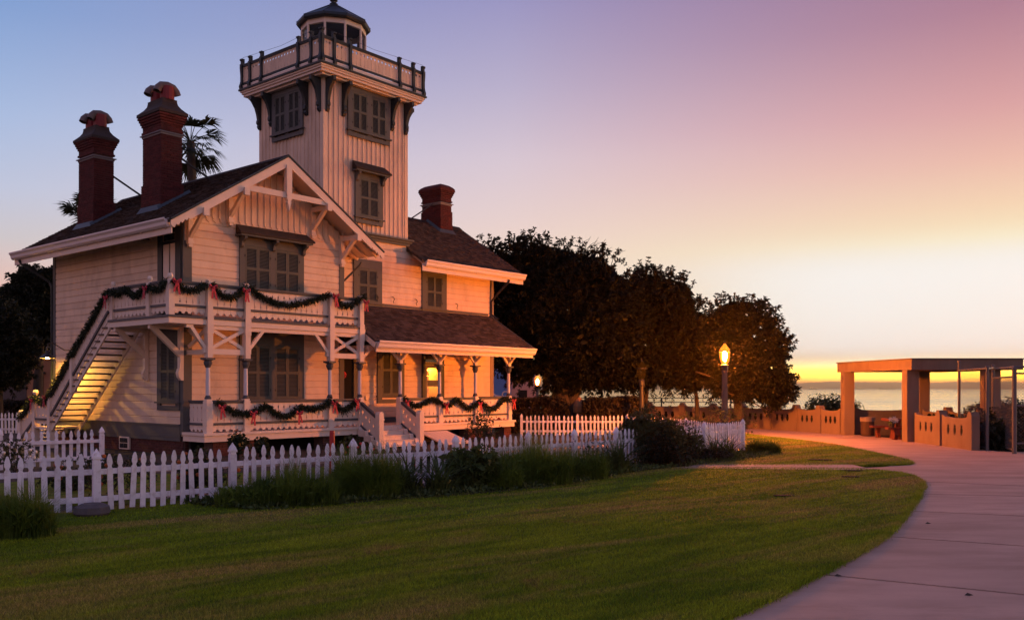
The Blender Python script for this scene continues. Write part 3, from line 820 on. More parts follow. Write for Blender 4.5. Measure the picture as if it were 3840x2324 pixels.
window(5.78 - 0.05, 3.62, 11.2, 1.84, 1.72, -PI / 2, pairs=2, sw=0.64, sh=1.4, sz=0.1)
window(7.13, V1 - 0.05, 8.12, 1.33, 1.72, sw=0.9, sh=1.42, sz=0.1, hood=0.36)
window(0, 1.40, 1.45, 1.26, 2.35, -PI / 2, sw=0.86, sh=1.85, sz=0.12)
# upper door on the left side
d = MB(); d.box(0, 0.26, -0.08, -0.02, 0, 2.75); d.box(1.02, 1.32, -0.08, -0.02, 0, 2.75); d.box(0.26, 1.02, -0.084, -0.02, 2.32, 2.36); d.box(0.26, 1.02, -0.082, -0.02, 2.6, 2.75); d.box(0.262, 1.018, -0.03, -0.021, 0.0, 2.6)
door = d.build('door', darkg, H, (0, 1.36, 4.03), -PI / 2)
d = MB(); d.box(0.30, 0.62, -0.055, -0.035, 0.9, 2.28); d.box(0.70, 0.96, -0.055, -0.035, 0.9, 2.28); d.build('door_panel', trimw, door)
d = MB()
for i in range(3): d.box(0.32 + i * 0.22, 0.5 + i * 0.22, -0.04, -0.032, 2.39, 2.57)
d.build('pane', wglass, door)
d = MB(); d.box(0.28, 1.0, -0.06, -0.036, 2.36, 2.385); d.box(0.28, 1.0, -0.06, -0.036, 2.575, 2.598); d.box(0.28, 0.31, -0.06, -0.036, 2.386, 2.574); d.box(0.97, 1.0, -0.06, -0.036, 2.386, 2.574); d.build('transom_frame', tanp, door)
# front door of the right wing with bright glass
d = MB(); d.box(0, 0.16, -0.09, -0.02, 0, 2.95); d.box(1.02, 1.22, -0.09, -0.02, 0, 2.95); d.box(0.16, 1.02, -0.092, -0.02, 2.72, 2.95); d.box(0.16, 1.02, -0.07, -0.02, 2.22, 2.3)
door = d.build('door', darkg, H, (10.56, V1, 0.68))
d = MB(); d.box(0.165, 0.27, -0.06, -0.03, 0.0, 2.21); d.box(0.86, 1.01, -0.06, -0.03, 0.0, 2.21); d.box(0.27, 0.86, -0.06, -0.03, 0, 0.62); d.box(0.27, 0.86, -0.06, -0.03, 2.08, 2.21); d.build('door_leaf', greyg, door)
d = MB(); d.add([(0.272, -0.016, 0.625), (0.858, -0.068, 0.625), (0.858, -0.068, 2.075), (0.272, -0.016, 2.075)], [(0, 1, 2, 3)]); d.build('pane', mirror, door)  # pane alone tilted so that it mirrors the low glow
d = MB(); d.add([(0.275, -0.024, 1.36), (0.856, -0.076, 1.36), (0.856, -0.076, 1.6), (0.275, -0.024, 1.6)], [(0, 1, 2, 3)]); d.build('reflection_band', greyg, door)  # grey strip put in as the dark band of the pane's reflection
d = MB(); d.box(0.18, 1.0, -0.045, -0.036, 2.31, 2.71); d.build('pane', wglass, door)
d = MB(); d.lathe([(0.02, -0.02), (0.035, 0.0), (0.02, 0.03)], (0.92, -0.09, 1.05), 8); d.build('handle', galv, door)
# doorway beside the gable return, standing open
d = MB(); d.box(0, 0.14, -0.09, -0.02, 0, 2.7); d.box(0.66, 0.86, -0.09, -0.02, 0, 2.7); d.box(0.14, 0.66, -0.092, -0.02, 2.35, 2.7); d.box(0.141, 0.659, -0.028, -0.022, 0, 2.35)
door = d.build('door', greyg, H, (6.42, V1, 0.68))
d = MB(); d.box(0.15, 0.65, -0.034, -0.029, 0, 2.34); d.build('doorway', black, door)  # black board stands in for the unlit interior
d = MB(); d.lathe([(0.0, -0.13), (0.08, -0.06), (0.1, 0.04), (0.05, 0.13)], (0.2, -0.08, 1.75), 8); d.build('door_bow', ribbonm, door)
d = MB(); d.box(0.2, 0.42, -0.09, -0.04, 0.78, 0.84); d.box(0.3, 0.46, -0.10, -0.04, 0.845, 0.88); d.build('mail_slot', trimw, door)
t = MB(); t.lathe([(0.085, 0), (0.085, 0.03), (0.06, 0.05)], (0, 0, 0), 12)
o = t.build('doorbell_plate', mat('cream_plastic', (0.8, 0.62, 0.4), 0.4), H, (7.72, V1 - 0.03, 1.62)); o.rotation_euler = (R(90), 0, 0); o.scale = (1, 1.3, 1)

# ---- tower
TU0, TU1, TV0, TV1 = 5.78, 9.77, V1, 4.55
tw = MB(); tw.box(TU0, TU1, TV0, TV1, 7.0, 12.98)
tower = tw.build('tower', cream, H)
nb = 18; pu = (TU1 - TU0) / nb; pv = (TV1 - TV0) / nb
bm = MB().box(0, pu - 0.004, -0.022, 0, 0, 5.3).mesh('tower_board', cream)
bt = MB().prism([(-0.028, -0.023), (-0.02, -0.056), (0.02, -0.056), (0.028, -0.023)], XY, 0, 5.3).mesh('batten', cream)
for i in range(nb):
    place('tower_board', bm, tower, (TU0 + i * pu, TV0, 7.66))
    if i: place('batten', bt, tower, (TU0 + i * pu, TV0, 7.67))
bm = MB().box(-0.022, 0, 0, pv - 0.004, 0, 5.3).mesh('tower_board', cream)
bt = MB().prism([(-0.023, -0.022), (-0.05, -0.016), (-0.05, 0.016), (-0.023, 0.022)], XY, 0, 5.3).mesh('batten', cream)
for i in range(nb):
    place('tower_board', bm, tower, (TU0, TV0 + i * pv, 7.66))
    if i: place('batten', bt, tower, (TU0, TV0 + i * pv, 7.67))
t = MB(); t.box(TU0 - 0.05, TU0 + 0.13, TV0 - 0.05, TV0 - 0.024, 7.66, 12.95); t.box(TU0 - 0.051, TU0 - 0.024, TV0 - 0.023, TV0 + 0.13, 7.66, 12.95); t.build('corner_board', cream, tower)
MB().box(TU1 - 0.13, TU1 + 0.03, TV0 - 0.051, TV0 - 0.024, 7.66, 12.95).build('corner_board', cream, tower)
t = MB(); t.box(TU0 - 0.02, TU1 + 0.22, TV0 - 0.22, TV0 - 0.001, 7.6, 7.66); t.box(TU0 - 0.01, TU1 + 0.16, TV0 - 0.14, TV0 - 0.001, 7.52, 7.598); t.box(TU0, TU1 + 0.1, TV0 - 0.08, TV0 - 0.001, 7.42, 7.518); t.build('water_table', greyg, tower)
# gallery
GZ = 13.2
t = MB()
for e, z0, z1 in ((0.30, 12.86, 12.93), (0.42, 12.932, 13.02), (0.47, 13.022, 13.09), (0.51, 13.092, 13.15)):
    t.box(TU0 - e, TU1 + e, TV0 - e, TV1 + e, z0, z1)
gal = t.build('gallery', trimw, H)
t = MB(); t.box(TU0 - 0.56, TU1 + 0.56, TV0 - 0.56, TV1 + 0.56, 13.152, 13.215); t.build('lip', darkg, gal)
ru0, ru1, rv0, rv1 = TU0 - 0.44, TU1 + 0.44, TV0 - 0.44, TV1 + 0.44
t = MB()
for a, b, c_, d_ in ((ru0 - 0.03, ru1 + 0.03, rv0 - 0.03, rv0 + 0.05), (ru0 - 0.03, ru1 + 0.03, rv1 - 0.05, rv1 + 0.03), (ru0 - 0.03, ru0 + 0.05, rv0 + 0.05, rv1 - 0.05), (ru1 - 0.05, ru1 + 0.03, rv0 + 0.05, rv1 - 0.05)): t.box(a, b, c_, d_, 13.217, 13.36)
t.build('kerb', trimw, gal)
def notch_board(w_, prof):
    r = [(w_ / 2 - i, z) for z, i in prof]
    return r + [(-a, z) for a, z in reversed(r)]
gp = [(0, .003), (.07, .003), (.09, .016), (.12, .003), (.27, .003), (.29, .011), (.31, .003), (.42, .003), (.46, .03), (.485, .044), (.51, .03), (.53, .003), (.62, .003)]
gb = MB().prism(notch_board(0.172, gp), XZ, 0, 0.025).mesh('baluster_board', cream)
for horiz, c0, c1_, fixed in (('u', ru0, ru1, rv0), ('u', ru0, ru1, rv1), ('v', rv0, rv1, ru0), ('v', rv0, rv1, ru1)):
    Lr = c1_ - c0
    k = int(Lr / 0.173); st = Lr / k
    for i in range(k):
        cc = c0 + (i + 0.5) * st
        if horiz == 'u': place('baluster_board', gb, gal, (cc, fixed - 0.012, 13.45))
        else: place('baluster_board', gb, gal, (fixed + 0.012, cc, 13.45), PI / 2)
    r_ = MB()
    for z0, z1, hw in ((13.40, 13.46, 0.035), (14.04, 14.09, 0.05), (14.092, 14.135, 0.065)):
        if horiz == 'u': r_.box(c0, c1_, fixed - hw, fixed + hw, z0, z1)
        else: r_.box(fixed - hw, fixed + hw, c0 + 0.07, c1_ - 0.07, z0, z1)
    r_.build('gallery_rail', darkg, gal)
    rel = [0.0, 0.52, 1.24] ; rel = rel + [Lr - x for x in rel]
    pp = [(0.06, 0.12), (-0.12, 0.02), (-0.14, 0.12), (-0.10, 0.22), (-0.075, 0.32), (-0.075, 0.55), (-0.10, 0.8), (-0.10, 0.95), (-0.06, 0.98), (-0.06, 1.08), (-0.10, 1.1), (-0.10, 1.15), (-0.06, 1.17), (0.05, 1.17), (0.05, 0.12)]
    for x in rel:
        p_ = MB(); cc = c0 + x
        s_ = -1 if fixed in (rv0, ru0) else 1
        if horiz == 'u': p_.prism([(-s_ * a, b) for a, b in pp], lambda a, b, d: (d, a, b), -0.055, 0.055); p_.build('gallery_post', darkg, gal, (cc, fixed, GZ))
        elif 0.05 < x < Lr - 0.05: p_.prism([(-s_ * a, b) for a, b in pp], lambda a, b, d: (a, d, b), -0.055, 0.055); p_.build('gallery_post', darkg, gal, (fixed, cc, GZ))
        else: p_.prism([(-s_ * a, b) for a, b in pp], lambda a, b, d: (a, d, b), -0.054, 0.054); p_.build('gallery_post', darkg, gal, (fixed, cc, GZ + 0.001))
cb = MB(); cz_ = 14.42
cb.tube([(ru0, rv0, cz_), (ru0 + 2.4, rv0, cz_ - 0.12), (ru1, rv0, cz_)], 0.006, 4); cb.tube([(ru0, rv0, cz_), (ru0, rv0 + 2.3, cz_ - 0.12), (ru0, rv1, cz_)], 0.006, 4)
cb.build('cable', iron, gal)
# console brackets under the gallery
con = [(0.0, 12.86), (-0.46, 12.86), (-0.46, 12.72), (-0.40, 12.68), (-0.34, 12.60), (-0.24, 12.45), (-0.17, 12.25), (-0.13, 12.05), (-0.16, 11.98), (-0.16, 11.90), (-0.11, 11.85), (-0.13, 11.78), (-0.08, 11.70), (-0.03, 11.68), (0, 11.68)]
cm_u = MB().prism(con, lambda a, b, d: (d, a, b), -0.06, 0.06).mesh('console', darkg)
cm_v = MB().prism(con, lambda a, b, d: (a, d, b), -0.06, 0.06).mesh('console', darkg)
cm_r = MB().prism(con, lambda a, b, d: (-a, d, b), -0.06, 0.06).mesh('console', darkg)
for u in (5.88, 6.62, 8.95, 9.66): place('console', cm_u, tower, (u, TV0 - 0.03, 0))
for v in (0.88, 1.62, 3.72, 4.44): place('console', cm_v, tower, (TU0 - 0.03, v, 0))
for v in (0.88, 1.62, 3.72, 4.44): place('console', cm_r, tower, (TU1 + 0.03, v, 0))
# lantern room: ten-sided
LC = (7.78, 2.65)
NS = 10; off_a = R(50.4)
# direction of a corner as seen: first corner 51.6 deg left of the line to the camera
vd = math.atan2(-(P0[1] + LC[0] * UY + LC[1] * UX), -(P0[0] + LC[0] * UX - LC[1] * UY)) - RZ
ang = [vd - R(51.6) + i * 2 * PI / NS for i in range(NS)]
def cor(i, r, z): a = ang[i % NS]; return (LC[0] + r * math.cos(a), LC[1] + r * math.sin(a), z)
t = MB()
def ring(b, r, z0, z1, th=0.06):
    for i in range(NS):
        p = [cor(i, r, z0), cor(i + 1, r, z0), cor(i + 1, r, z1), cor(i, r, z1), cor(i, r - th, z0), cor(i + 1, r - th, z0), cor(i + 1, r - th, z1), cor(i, r - th, z1)]
        b.add(p, [(0, 1, 2, 3), (7, 6, 5, 4), (0, 4, 5, 1), (2, 6, 7, 3)])
ring(t, 1.2, 13.22, 13.9)
lan = t.build('lantern_room', trimw, H)
t = MB(); ring(t, 1.22, 15.46, 15.66, 0.1); t.build('frieze', trimw, lan)
for i in range(NS): MB().tube([cor(i, 1.19, 13.9), cor(i, 1.19, 15.46)], 0.045, 6).build('mullion', trimw, lan)
for i in range(NS): MB().add([cor(i, 1.16, 13.9), cor(i + 1, 1.16, 13.9), cor(i + 1, 1.16, 15.46), cor(i, 1.16, 15.46)], [(0, 1, 2, 3)]).build('pane', glass, lan)
t = MB()
for r0, z0, r1, z1 in ((1.36, 15.64, 1.40, 15.70), (1.40, 15.70, 1.38, 15.80), (1.38, 15.80, 0.17, 16.52), (0.17, 16.52, 0.14, 16.6)):
    for i in range(NS): t.add([cor(i, r0, z0), cor(i + 1, r0, z0), cor(i + 1, r1, z1), cor(i, r1, z1)], [(0, 1, 2, 3)])
for i in range(NS): t.add([cor(i, 1.36, 15.64), cor(i + 1, 1.36, 15.64), (LC[0], LC[1], 15.7)], [(0, 2, 1)])
t.build('lantern_roof', darkg, lan)
t = MB()
for i in range(NS): t.beam(cor(i, 1.39, 15.79), cor(i, 0.17, 16.54), 0.03, 0.03)
t.lathe([(0.14, 0), (0.16, 0.03), (0.10, 0.06), (0.10, 0.12), (0.15, 0.15), (0.13, 0.18), (0.19, 0.26), (0.21, 0.36), (0.17, 0.46), (0.05, 0.52), (0.02, 0.8)], (LC[0], LC[1], 16.58), 14)
t.build('finial', darkg, lan)
t = MB(); t.lathe([(0.3, 0), (0.3, 0.5), (0.12, 0.55), (0.12, 0.9), (0.28, 0.95), (0.3, 1.3), (0.2, 1.5)], (LC[0], LC[1], 13.3), 12); t.build('light_pedestal', iron, lan)

# ---- chimneys
BR = []
def chimney(u0, u1, v0, v1, zb, zband, zcap, cap='pots', strut=None):
    c_ = MB(); c_.box(u0 + 0.02, u1 - 0.02, v0 + 0.02, v1 - 0.02, zb - 1.0, zcap)
    ch = c_.build('chimney', mortar, H)
    Lb, Hb, gp_ = 0.215, 0.066, 0.012
    z = zb - 0.75; r = 0
    zs = zb + 0.95
    while z < zcap - 0.02:
        e = 0.035 if z < zs else 0.0
        if zband + 0.02 < z < zband + 0.1: e = 0.03
        if zcap - z < 0.33: e = (0.33 - (zcap - z)) // 0.078 * 0.03 + 0.03
        if zband - 0.04 < z < zband + 0.03: z += 0.078; r += 1; continue
        for side in range(4):
            a0, a1 = (u0 - e, u1 + e) if side in (0, 2) else (v0 - e, v1 + e)
            x = a0 - (Lb / 2 if (r + side) % 2 else 0)
            while x < a1 - 0.02:
                p, q = max(x, a0), min(x + Lb - gp_, a1)
                if q - p > 0.03:
                    j = random.uniform(-0.003, 0.004)
                    if side == 0: bx = (p, q, v0 - e - j, v0 + 0.06, z, z + Hb)
                    elif side == 2: bx = (p, q, v1 - 0.06, v1 + e + j, z, z + Hb)
                    elif side == 1: bx = (u1 - 0.06, u1 + e + j, p, q, z, z + Hb)
                    else: bx = (u0 - e - j, u0 + 0.06, p, q, z, z + Hb)
                    BR.append((ch, side, bx))
                x += Lb
        z += Hb + gp_; r += 1
    b = MB(); b.box(u0 - 0.07, u1 + 0.07, v0 - 0.07, v1 + 0.07, zband - 0.03, zband + 0.0); b.box(u0 - 0.02, u1 + 0.02, v0 - 0.02, v1 + 0.02, zband - 0.09, zband - 0.03); b.build('band', slate, ch)
    e = 0.14
    prof = [(e, 0), (e, 0.09), (e * 0.55, 0.15), (-0.02, 0.25), (-0.09, 0.36), (-0.11, 0.46), (-0.11, 0.52)] if cap == 'pots' else [(0.10, 0), (0.12, 0.08), (0.05, 0.17), (-0.08, 0.26), (-0.22, 0.31)]
    b = MB(); vs = []
    for ee, zz in prof: vs += [(u0 - ee, v0 - ee, zcap + zz), (u1 + ee, v0 - ee, zcap + zz), (u1 + ee, v1 + ee, zcap + zz), (u0 - ee, v1 + ee, zcap + zz)]
    fs = [(3, 2, 1, 0)] + [(i * 4 + j, i * 4 + (j + 1) % 4, (i + 1) * 4 + (j + 1) % 4, (i + 1) * 4 + j) for i in range(len(prof) - 1) for j in range(4)]
    k = (len(prof) - 1) * 4; fs.append((k, k + 1, k + 2, k + 3))
    b.add(vs, fs).build('cap', capst if cap == 'pots' else brickm, ch)
    if cap == 'pots':
        for vc in (v0 + 0.28, v1 - 0.28):
            uc = (u0 + u1) / 2; zt = zcap + 0.5
            MB().lathe([(0.22, 0), (0.22, 0.42), (0.2, 0.44)], (uc, vc, zt), 14).build('flue_pot', potred, ch)
            pts = [(uc - 0.35, vc, zt + 0.22), (uc - 0.30, vc, zt + 0.34), (uc - 0.20, vc, zt + 0.44), (uc, vc, zt + 0.48), (uc + 0.20, vc, zt + 0.44), (uc + 0.30, vc, zt + 0.34), (uc + 0.35, vc, zt + 0.22)]
            hb = MB().tube(pts, 0.125, 12, cap=False); hb.build('flue_hood', potcap, ch, smooth=True)
            MB().tube(pts[1:-1], 0.115, 10).build('flue_throat', iron, ch)
    if strut: MB().beam(strut[0], strut[1], 0.06, 0.05).build('stay_bar', iron, ch)
    # flashing on the roof
    fl_ = MB()
    return ch
chA = chimney(0.54, 1.26, 2.25, 3.4, 7.56, 10.13, 10.72, strut=((1.2, 2.9, 9.75), (2.62, 2.75, 9.0)))
chB = chimney(0.55, 1.26, 6.77, 7.92, 7.57, 10.10, 10.69, strut=((1.2, 7.3, 9.75), (2.62, 7.2, 9.0)))
chC = chimney(13.98, 14.66, 3.0, 4.15, 8.8, 10.10, 10.66, cap='dome', strut=((13.9, 3.4, 10.05), (12.9, 3.75, 9.3)))
for ch, v0, v1 in ((chA, 2.25, 3.4), (chB, 6.77, 7.92)):
    b = MB(); zz = lambda u: zl(u) + 0.02
    b.add([(0.38, v0 - 0.12, zz(0.38)), (1.5, v0 - 0.12, zz(1.5)), (1.5, v0 - 0.02, zz(1.5) + 0.1), (0.38, v0 - 0.02, zz(0.38) + 0.12)], [(0, 1, 2, 3)])
    b.add([(0.36, v0 - 0.12, zz(0.36)), (0.36, v1 + 0.1, zz(0.36)), (0.50, v1 + 0.05, zz(0.36) + 0.22), (0.50, v0 - 0.03, zz(0.36) + 0.22)], [(0, 3, 2, 1)])
    b.build('flashing', lead, ch)
b = MB(); b.add([(13.8, 2.86, 9.3 - SL * 0.89 + 0.03), (14.85, 2.86, 9.3 - SL * 0.89 + 0.03), (14.72, 2.96, 9.3 - SL * 0.89 + 0.2), (13.92, 2.96, 9.3 - SL * 0.89 + 0.2)], [(0, 1, 2, 3)])
b.add([(13.8, 2.86, 9.3 - SL * 0.89 + 0.03), (13.92, 2.96, 9.3 - SL * 0.89 + 0.2), (13.92, 3.75, 9.45), (13.8, 3.75, 9.33)], [(0, 1, 2, 3)]); b.build('flashing', lead, chC)
vis = [x for x in BR if x[1] in (0, 3)]
vis.sort(key=lambda x: (0 if x[0] is chA else 1 if x[0] is chC else 2, -x[2][4]))
for ch, sd, bx in vis[:300]:
    MB().box(0, bx[1] - bx[0], 0, bx[3] - bx[2], 0, bx[5] - bx[4]).build('brick', brickm, ch, (bx[0], bx[2], bx[4]))
rest = vis[300:] + [x for x in BR if x[1] not in (0, 3)]
for ch in (chA, chB, chC):
    b = MB()
    for c_, sd, bx in rest:
        if c_ is ch: b.box(*bx)
    if b.v: b.build('brick', brickm, ch, kind='stuff')

# ---- balcony and porch
FZ = 0.68; BZ = 4.03
bp_ = [(.06, .062), (.085, .058), (.11, .04), (.125, .003), (.345, .003), (.37, .013), (.40, .03), (.43, .005), (.445, .004), (.46, .015), (.475, .004), (.60, .003), (.70, .010), (.76, .03), (.80, .003), (.92, .003)]
BW = 0.215
bb = MB().prism(notch_board(BW, bp_), XZ, -0.012, 0.012).mesh('baluster_board', trimw)
def railing(p, q, z, skip=0.09):
    """p,q in (u,v)"""
    (ua, va), (ub, vb) = p, q
    L = math.hypot(ub - ua, vb - va); a = math.atan2(vb - va, ub - ua)
    r_ = place('railing', None, H, (ua, va, z), a)
    x0, x1 = skip, L - skip
    k = max(1, round((x1 - x0) / BW)); st = (x1 - x0) / k
    for i in range(k):
        o = place('baluster_board', bb, r_, (x0 + (i + 0.5) * st, 0, 0)); o.scale = (st / BW, 1, 1)
    t = MB(); t.box(x0, x1, -0.045, 0.045, 0.245, 0.315); t.build('bottom_rail', railg, r_)
    t = MB(); t.box(x0, x1, -0.04, 0.04, 0.88, 0.925); t.box(x0, x1, -0.065, 0.065, 0.927, 0.975); t.build('top_rail', railg, r_)
    return r_
# deck slabs
t = MB(); t.prism([(-1.15, 0.0), (-1.15, 2.25), (0.0, 2.25), (0.0, 0.0), (6.0, 0.0), (6.0, -1.2), (-1.15, -1.2)], XY, 3.8, 3.96)
bal = t.build('balcony', trimw, H)
t = MB(); t.prism([(-1.18, 0.0), (-1.18, 2.27), (-0.03, 2.27), (-0.03, -0.03), (6.02, -0.03), (6.02, -1.23), (-1.18, -1.23)], XY, 3.962, 4.03); t.build('deck_edge', railg, bal)
t = MB(); t.box(0.2, 5.75, -1.16, -1.04, 3.68, 3.79); t.build('deck_beam', trimw, bal)
PX = [0.12, 1.38, 4.56, 5.83]
RX = [7.70, 9.69, 11.68, 13.70]
FV = -1.1
for u in PX:
    t = MB(); t.box(u - 0.085, u + 0.085, FV - 0.135, FV + 0.06, 2.86, 5.0); t.box(u - 0.1, u + 0.1, FV - 0.15, FV + 0.07, 3.55, 4.12); t.box(u - 0.07, u + 0.07, FV - 0.11, FV + 0.05, 5.0, 5.07); t.box(u - 0.045, u + 0.045, FV - 0.09, FV + 0.03, 5.07, 5.11)
    post = t.build('balcony_post', trimw, H)
for (u, v) in ((-1.05, -1.1), (-1.05, 0.0), (-1.05, 2.17)):
    t = MB(); t.box(u - 0.085, u + 0.085, v - 0.085, v + 0.085, 4.03, 5.0); t.lathe([(0.06, 5.0), (0.04, 5.03), (0.075, 5.08), (0.08, 5.13), (0.05, 5.19)], (u, v, 0), 8); t.build('balcony_post', trimw, H)
us = [-1.05] + PX
for a, b in zip(us[:-1], us[1:]): railing((a, FV), (b, FV), BZ)
railing((-1.05, 0.0), (-1.05, -1.1), BZ); railing((-1.05, 2.17), (-1.05, 0.0), BZ)
railing((5.83, FV), (5.83, V1), BZ)
# lower columns
def column(u, v):
    t = MB(); t.box(u - 0.1, u + 0.1, v - 0.1, v + 0.1, FZ, 1.6); t.box(u - 0.085, u + 0.085, v - 0.085, v + 0.085, 1.6, 1.66)
    for z in (0.95, 1.35): t.box(u - 0.106, u + 0.106, v - 0.106, v + 0.106, z - 0.05, z + 0.05)
    p = t.build('porch_post', trimw, H)
    MB().lathe([(0.062, 1.70), (0.066, 2.1), (0.056, 2.58)], (u, v, 0), 14).build('shaft', mat_col, p, smooth=False)
    MB().lathe([(0.09, 1.66), (0.095, 1.70), (0.075, 1.74), (0.065, 1.77)], (u, v, 0), 12).build('shaft_base', railg, p)
    t = MB(); t.lathe([(0.06, 2.57), (0.085, 2.6), (0.085, 2.62), (0.11, 2.66), (0.12, 2.72), (0.1, 2.77), (0.15, 2.79), (0.155, 2.82)], (u, v, 0), 10); t.box(u - 0.15, u + 0.15, v - 0.15, v + 0.15, 2.8, 2.855)
    t.build('capital', railg, p)
    return p
mat_col = mat('column_paint', (0.66, 0.60, 0.60), 0.45, 0.06, 5)
for u in PX: column(u, FV)
for u in RX:
    column(u, FV)
    t = MB(); t.box(u - 0.075, u + 0.075, FV - 0.075, FV + 0.075, 2.857, 3.4)
    for s_ in (-1, 1):
        t.beam((u + s_ * 0.05, FV, 2.95), (u + s_ * 0.42, FV, 3.3), 0.07, 0.09)
    t.beam((u, FV - 0.05, 3.0), (u, FV - 0.45, 3.34), 0.07, 0.09)
    t.build('bracket', trimw, H)
t = MB(); t.box(6.15, 14.3, FV - 0.06, FV + 0.06, 3.28, 3.44); t.box(6.2, 14.5, FV - 0.5, V1 - 0.03, 3.41, 3.43); t.build('porch_beam', trimw, H)
t = MB(); t.beam((5.95, FV, 3.0), (6.35, FV, 3.35), 0.08, 0.1); t.build('bracket', trimw, H)
# X-braced panels and knee braces between balcony posts
for a, b in ((0.12, 1.38), (4.56, 5.83)):
    t = MB(); t.box(a + 0.08, b - 0.08, FV - 0.06, FV + 0.06, 2.96, 3.12)
    t.beam((a + 0.08, FV - 0.03, 3.14), (b - 0.08, FV - 0.03, 3.70), 0.05, 0.10); t.beam((a + 0.08, FV + 0.005, 3.70), (b - 0.08, FV + 0.005, 3.14), 0.05, 0.10)
    t.build('cross_brace', trimw, H)
for u, s_, ln in ((0.12, -1, 0.55), (1.38, 1, 0.62), (4.56, -1, 0.62)):
    t = MB(); t.beam((u + s_ * 0.09, FV, 3.12), (u + s_ * ln, FV, 3.74), 0.09, 0.10); t.box(*sorted((u + s_ * 0.085, u + s_ * 0.16)), FV - 0.05, FV + 0.05, 3.0, 3.13); t.box(*sorted((u + s_ * (ln - 0.06), u + s_ * (ln + 0.16))), FV - 0.05, FV + 0.05, 3.70, 3.79)
    t.build('bracket', trimw, H)
# return braces from post to wall
t = MB(); t.box(0.06, 0.18, FV + 0.07, -0.05, 2.96, 3.1); t.beam((0.12, FV + 0.07, 3.2), (0.12, -0.1, 3.7), 0.08, 0.1); t.beam((0.12, FV + 0.07, 3.7), (0.12, -0.1, 3.2), 0.08, 0.1); t.build('cross_brace', trimw, H)
# brackets carrying the side balcony
for v in (-0.02, 2.0):
    t = MB(); t.box(-0.17, -0.05, v - 0.07, v + 0.07, 2.55, 3.79); t.beam((-0.12, v, 2.95), (-1.0, v, 3.74), 0.11, 0.15); t.box(-1.1, -0.05, v - 0.06, v + 0.06, 3.69, 3.795)
    t.prism([(-0.05, 2.2), (-0.05, 2.55), (-0.19, 2.55), (-0.23, 2.42), (-0.2, 2.3), (-0.12, 2.2)], XZ, v - 0.07, v + 0.07)
    t.build('bracket', trimw, H)
# porch deck
t = MB(); t.box(-0.05, 13.95, -1.2, -0.05, 0.42, 0.6); t.box(6.1, 13.95, -0.05, V1 - 0.03, 0.42, 0.6)
porch = t.build('porch', trimw, H)
t = MB(); t.box(-0.09, 13.99, -1.25, -0.05, 0.602, 0.68); t.box(6.1, 13.99, -0.05, V1 - 0.062, 0.602, 0.68); t.build('deck', trimw, porch)
for u0, u1 in ((0.3, 1.7), (4.3, 4.75), (5.9, 6.3), (7.6, 7.9), (11.3, 12.2), (13.45, 13.9)):
    pier = MB().box(u0, u1, -1.05, -0.6, -0.02, 0.415).build('pier', mortar, H)
    brick_wall(pier, u0, u1, -1.05, 'u', 0.0, 0.41, brickd)
t = MB(); t.box(0.1, 13.4, -0.2, -0.1, -0.02, 0.41); t.build('underporch_shade', black, H)  # black sheet stands in for the shade under the porch
lus = PX
for a, b in zip(lus[:-1], lus[1:]): railing((a, FV), (b, FV), FZ - 0.03)
railing((0.12, -0.05), (0.12, FV), FZ - 0.03)
for a, b in zip(RX[:-1], RX[1:]): railing((a, FV), (b, FV), FZ - 0.03)
railing((13.7, FV), (13.7, V1 - 0.1), FZ - 0.03)
# porch steps with solid side panels
steps = place('porch_steps', None, H)
for i in range(4):
    z = FZ - (i + 1) * 0.155
    v1_ = -1.25 - i * 0.28
    MB().box(5.98, 7.56, v1_ - 0.31, v1_ + 0.01, z - 0.035, z).build('tread', trimw, steps)
    MB().box(6.0, 7.54, v1_ - 0.012, v1_ + 0.008, z + 0.002, z + 0.118).build('riser', trimw, steps)
    for s_, u in ((-1, 5.9), (1, 7.62)):
        MB().prism([(v1_ - 0.36, z - 0.17), (v1_ - 0.36, z - 0.02), (v1_ - 0.32, z + 0.03), (v1_ - 0.1, z + 0.03), (v1_, z + 0.14), (v1_, z - 0.17)], YZ, u - 0.26 if s_ < 0 else u - 0.2, u - 0.1 if s_ < 0 else u - 0.03).build('scroll_end', trimw, steps)
for u in (5.83, 7.70):
    outl = [(-1.0, FZ - 0.12), (-1.0, 1.52), (-1.9, 1.0), (-2.05, 1.0), (-2.05, 0.08), (-1.6, 0.12)]
    def dia(cv, cz2, a, b): return [(cv - a, cz2), (cv, cz2 - b), (cv + a, cz2), (cv, cz2 + b)]
    hs_ = [dia(-1.28, 1.16, 0.045, 0.1), dia(-1.28, 0.78, 0.03, 0.07), dia(-1.62, 0.9, 0.05, 0.1), dia(-1.62, 0.55, 0.03, 0.08), dia(-1.45, 1.0, 0.03, 0.08), dia(-1.82, 0.72, 0.03, 0.08)]
    sp = MB().prism(outl, YZ, u - 0.02, u + 0.02, hs_).build('side_panel', trimw, steps)
    MB().beam((u, -1.05, 1.55), (u, -1.98, 1.0), 0.11, 0.09).build('handrail', railg, steps)
    MB().beam((u - 0.03, -1.2, 0.72), (u - 0.03, -1.98, 0.25), 0.06, 0.06).build('kick_rail', railg, steps)
    t = MB(); t.box(u - 0.1, u + 0.1, -2.2, -2.0, -0.02, 0.98); t.box(u - 0.115, u + 0.115, -2.215, -1.985, 0.9, 0.97)
    t.prism([(-0.1, 0.98), (0.1, 0.98), (0.1, 1.1), (0.07, 1.17), (0, 1.2), (-0.07, 1.17), (-0.1, 1.1)], XZ, -2.2, -2.0)
    t.v = [(x + (u if i >= 16 else 0), y, z) for i, (x, y, z) in enumerate(t.v)]
    t.build('newel_post', trimw, steps)
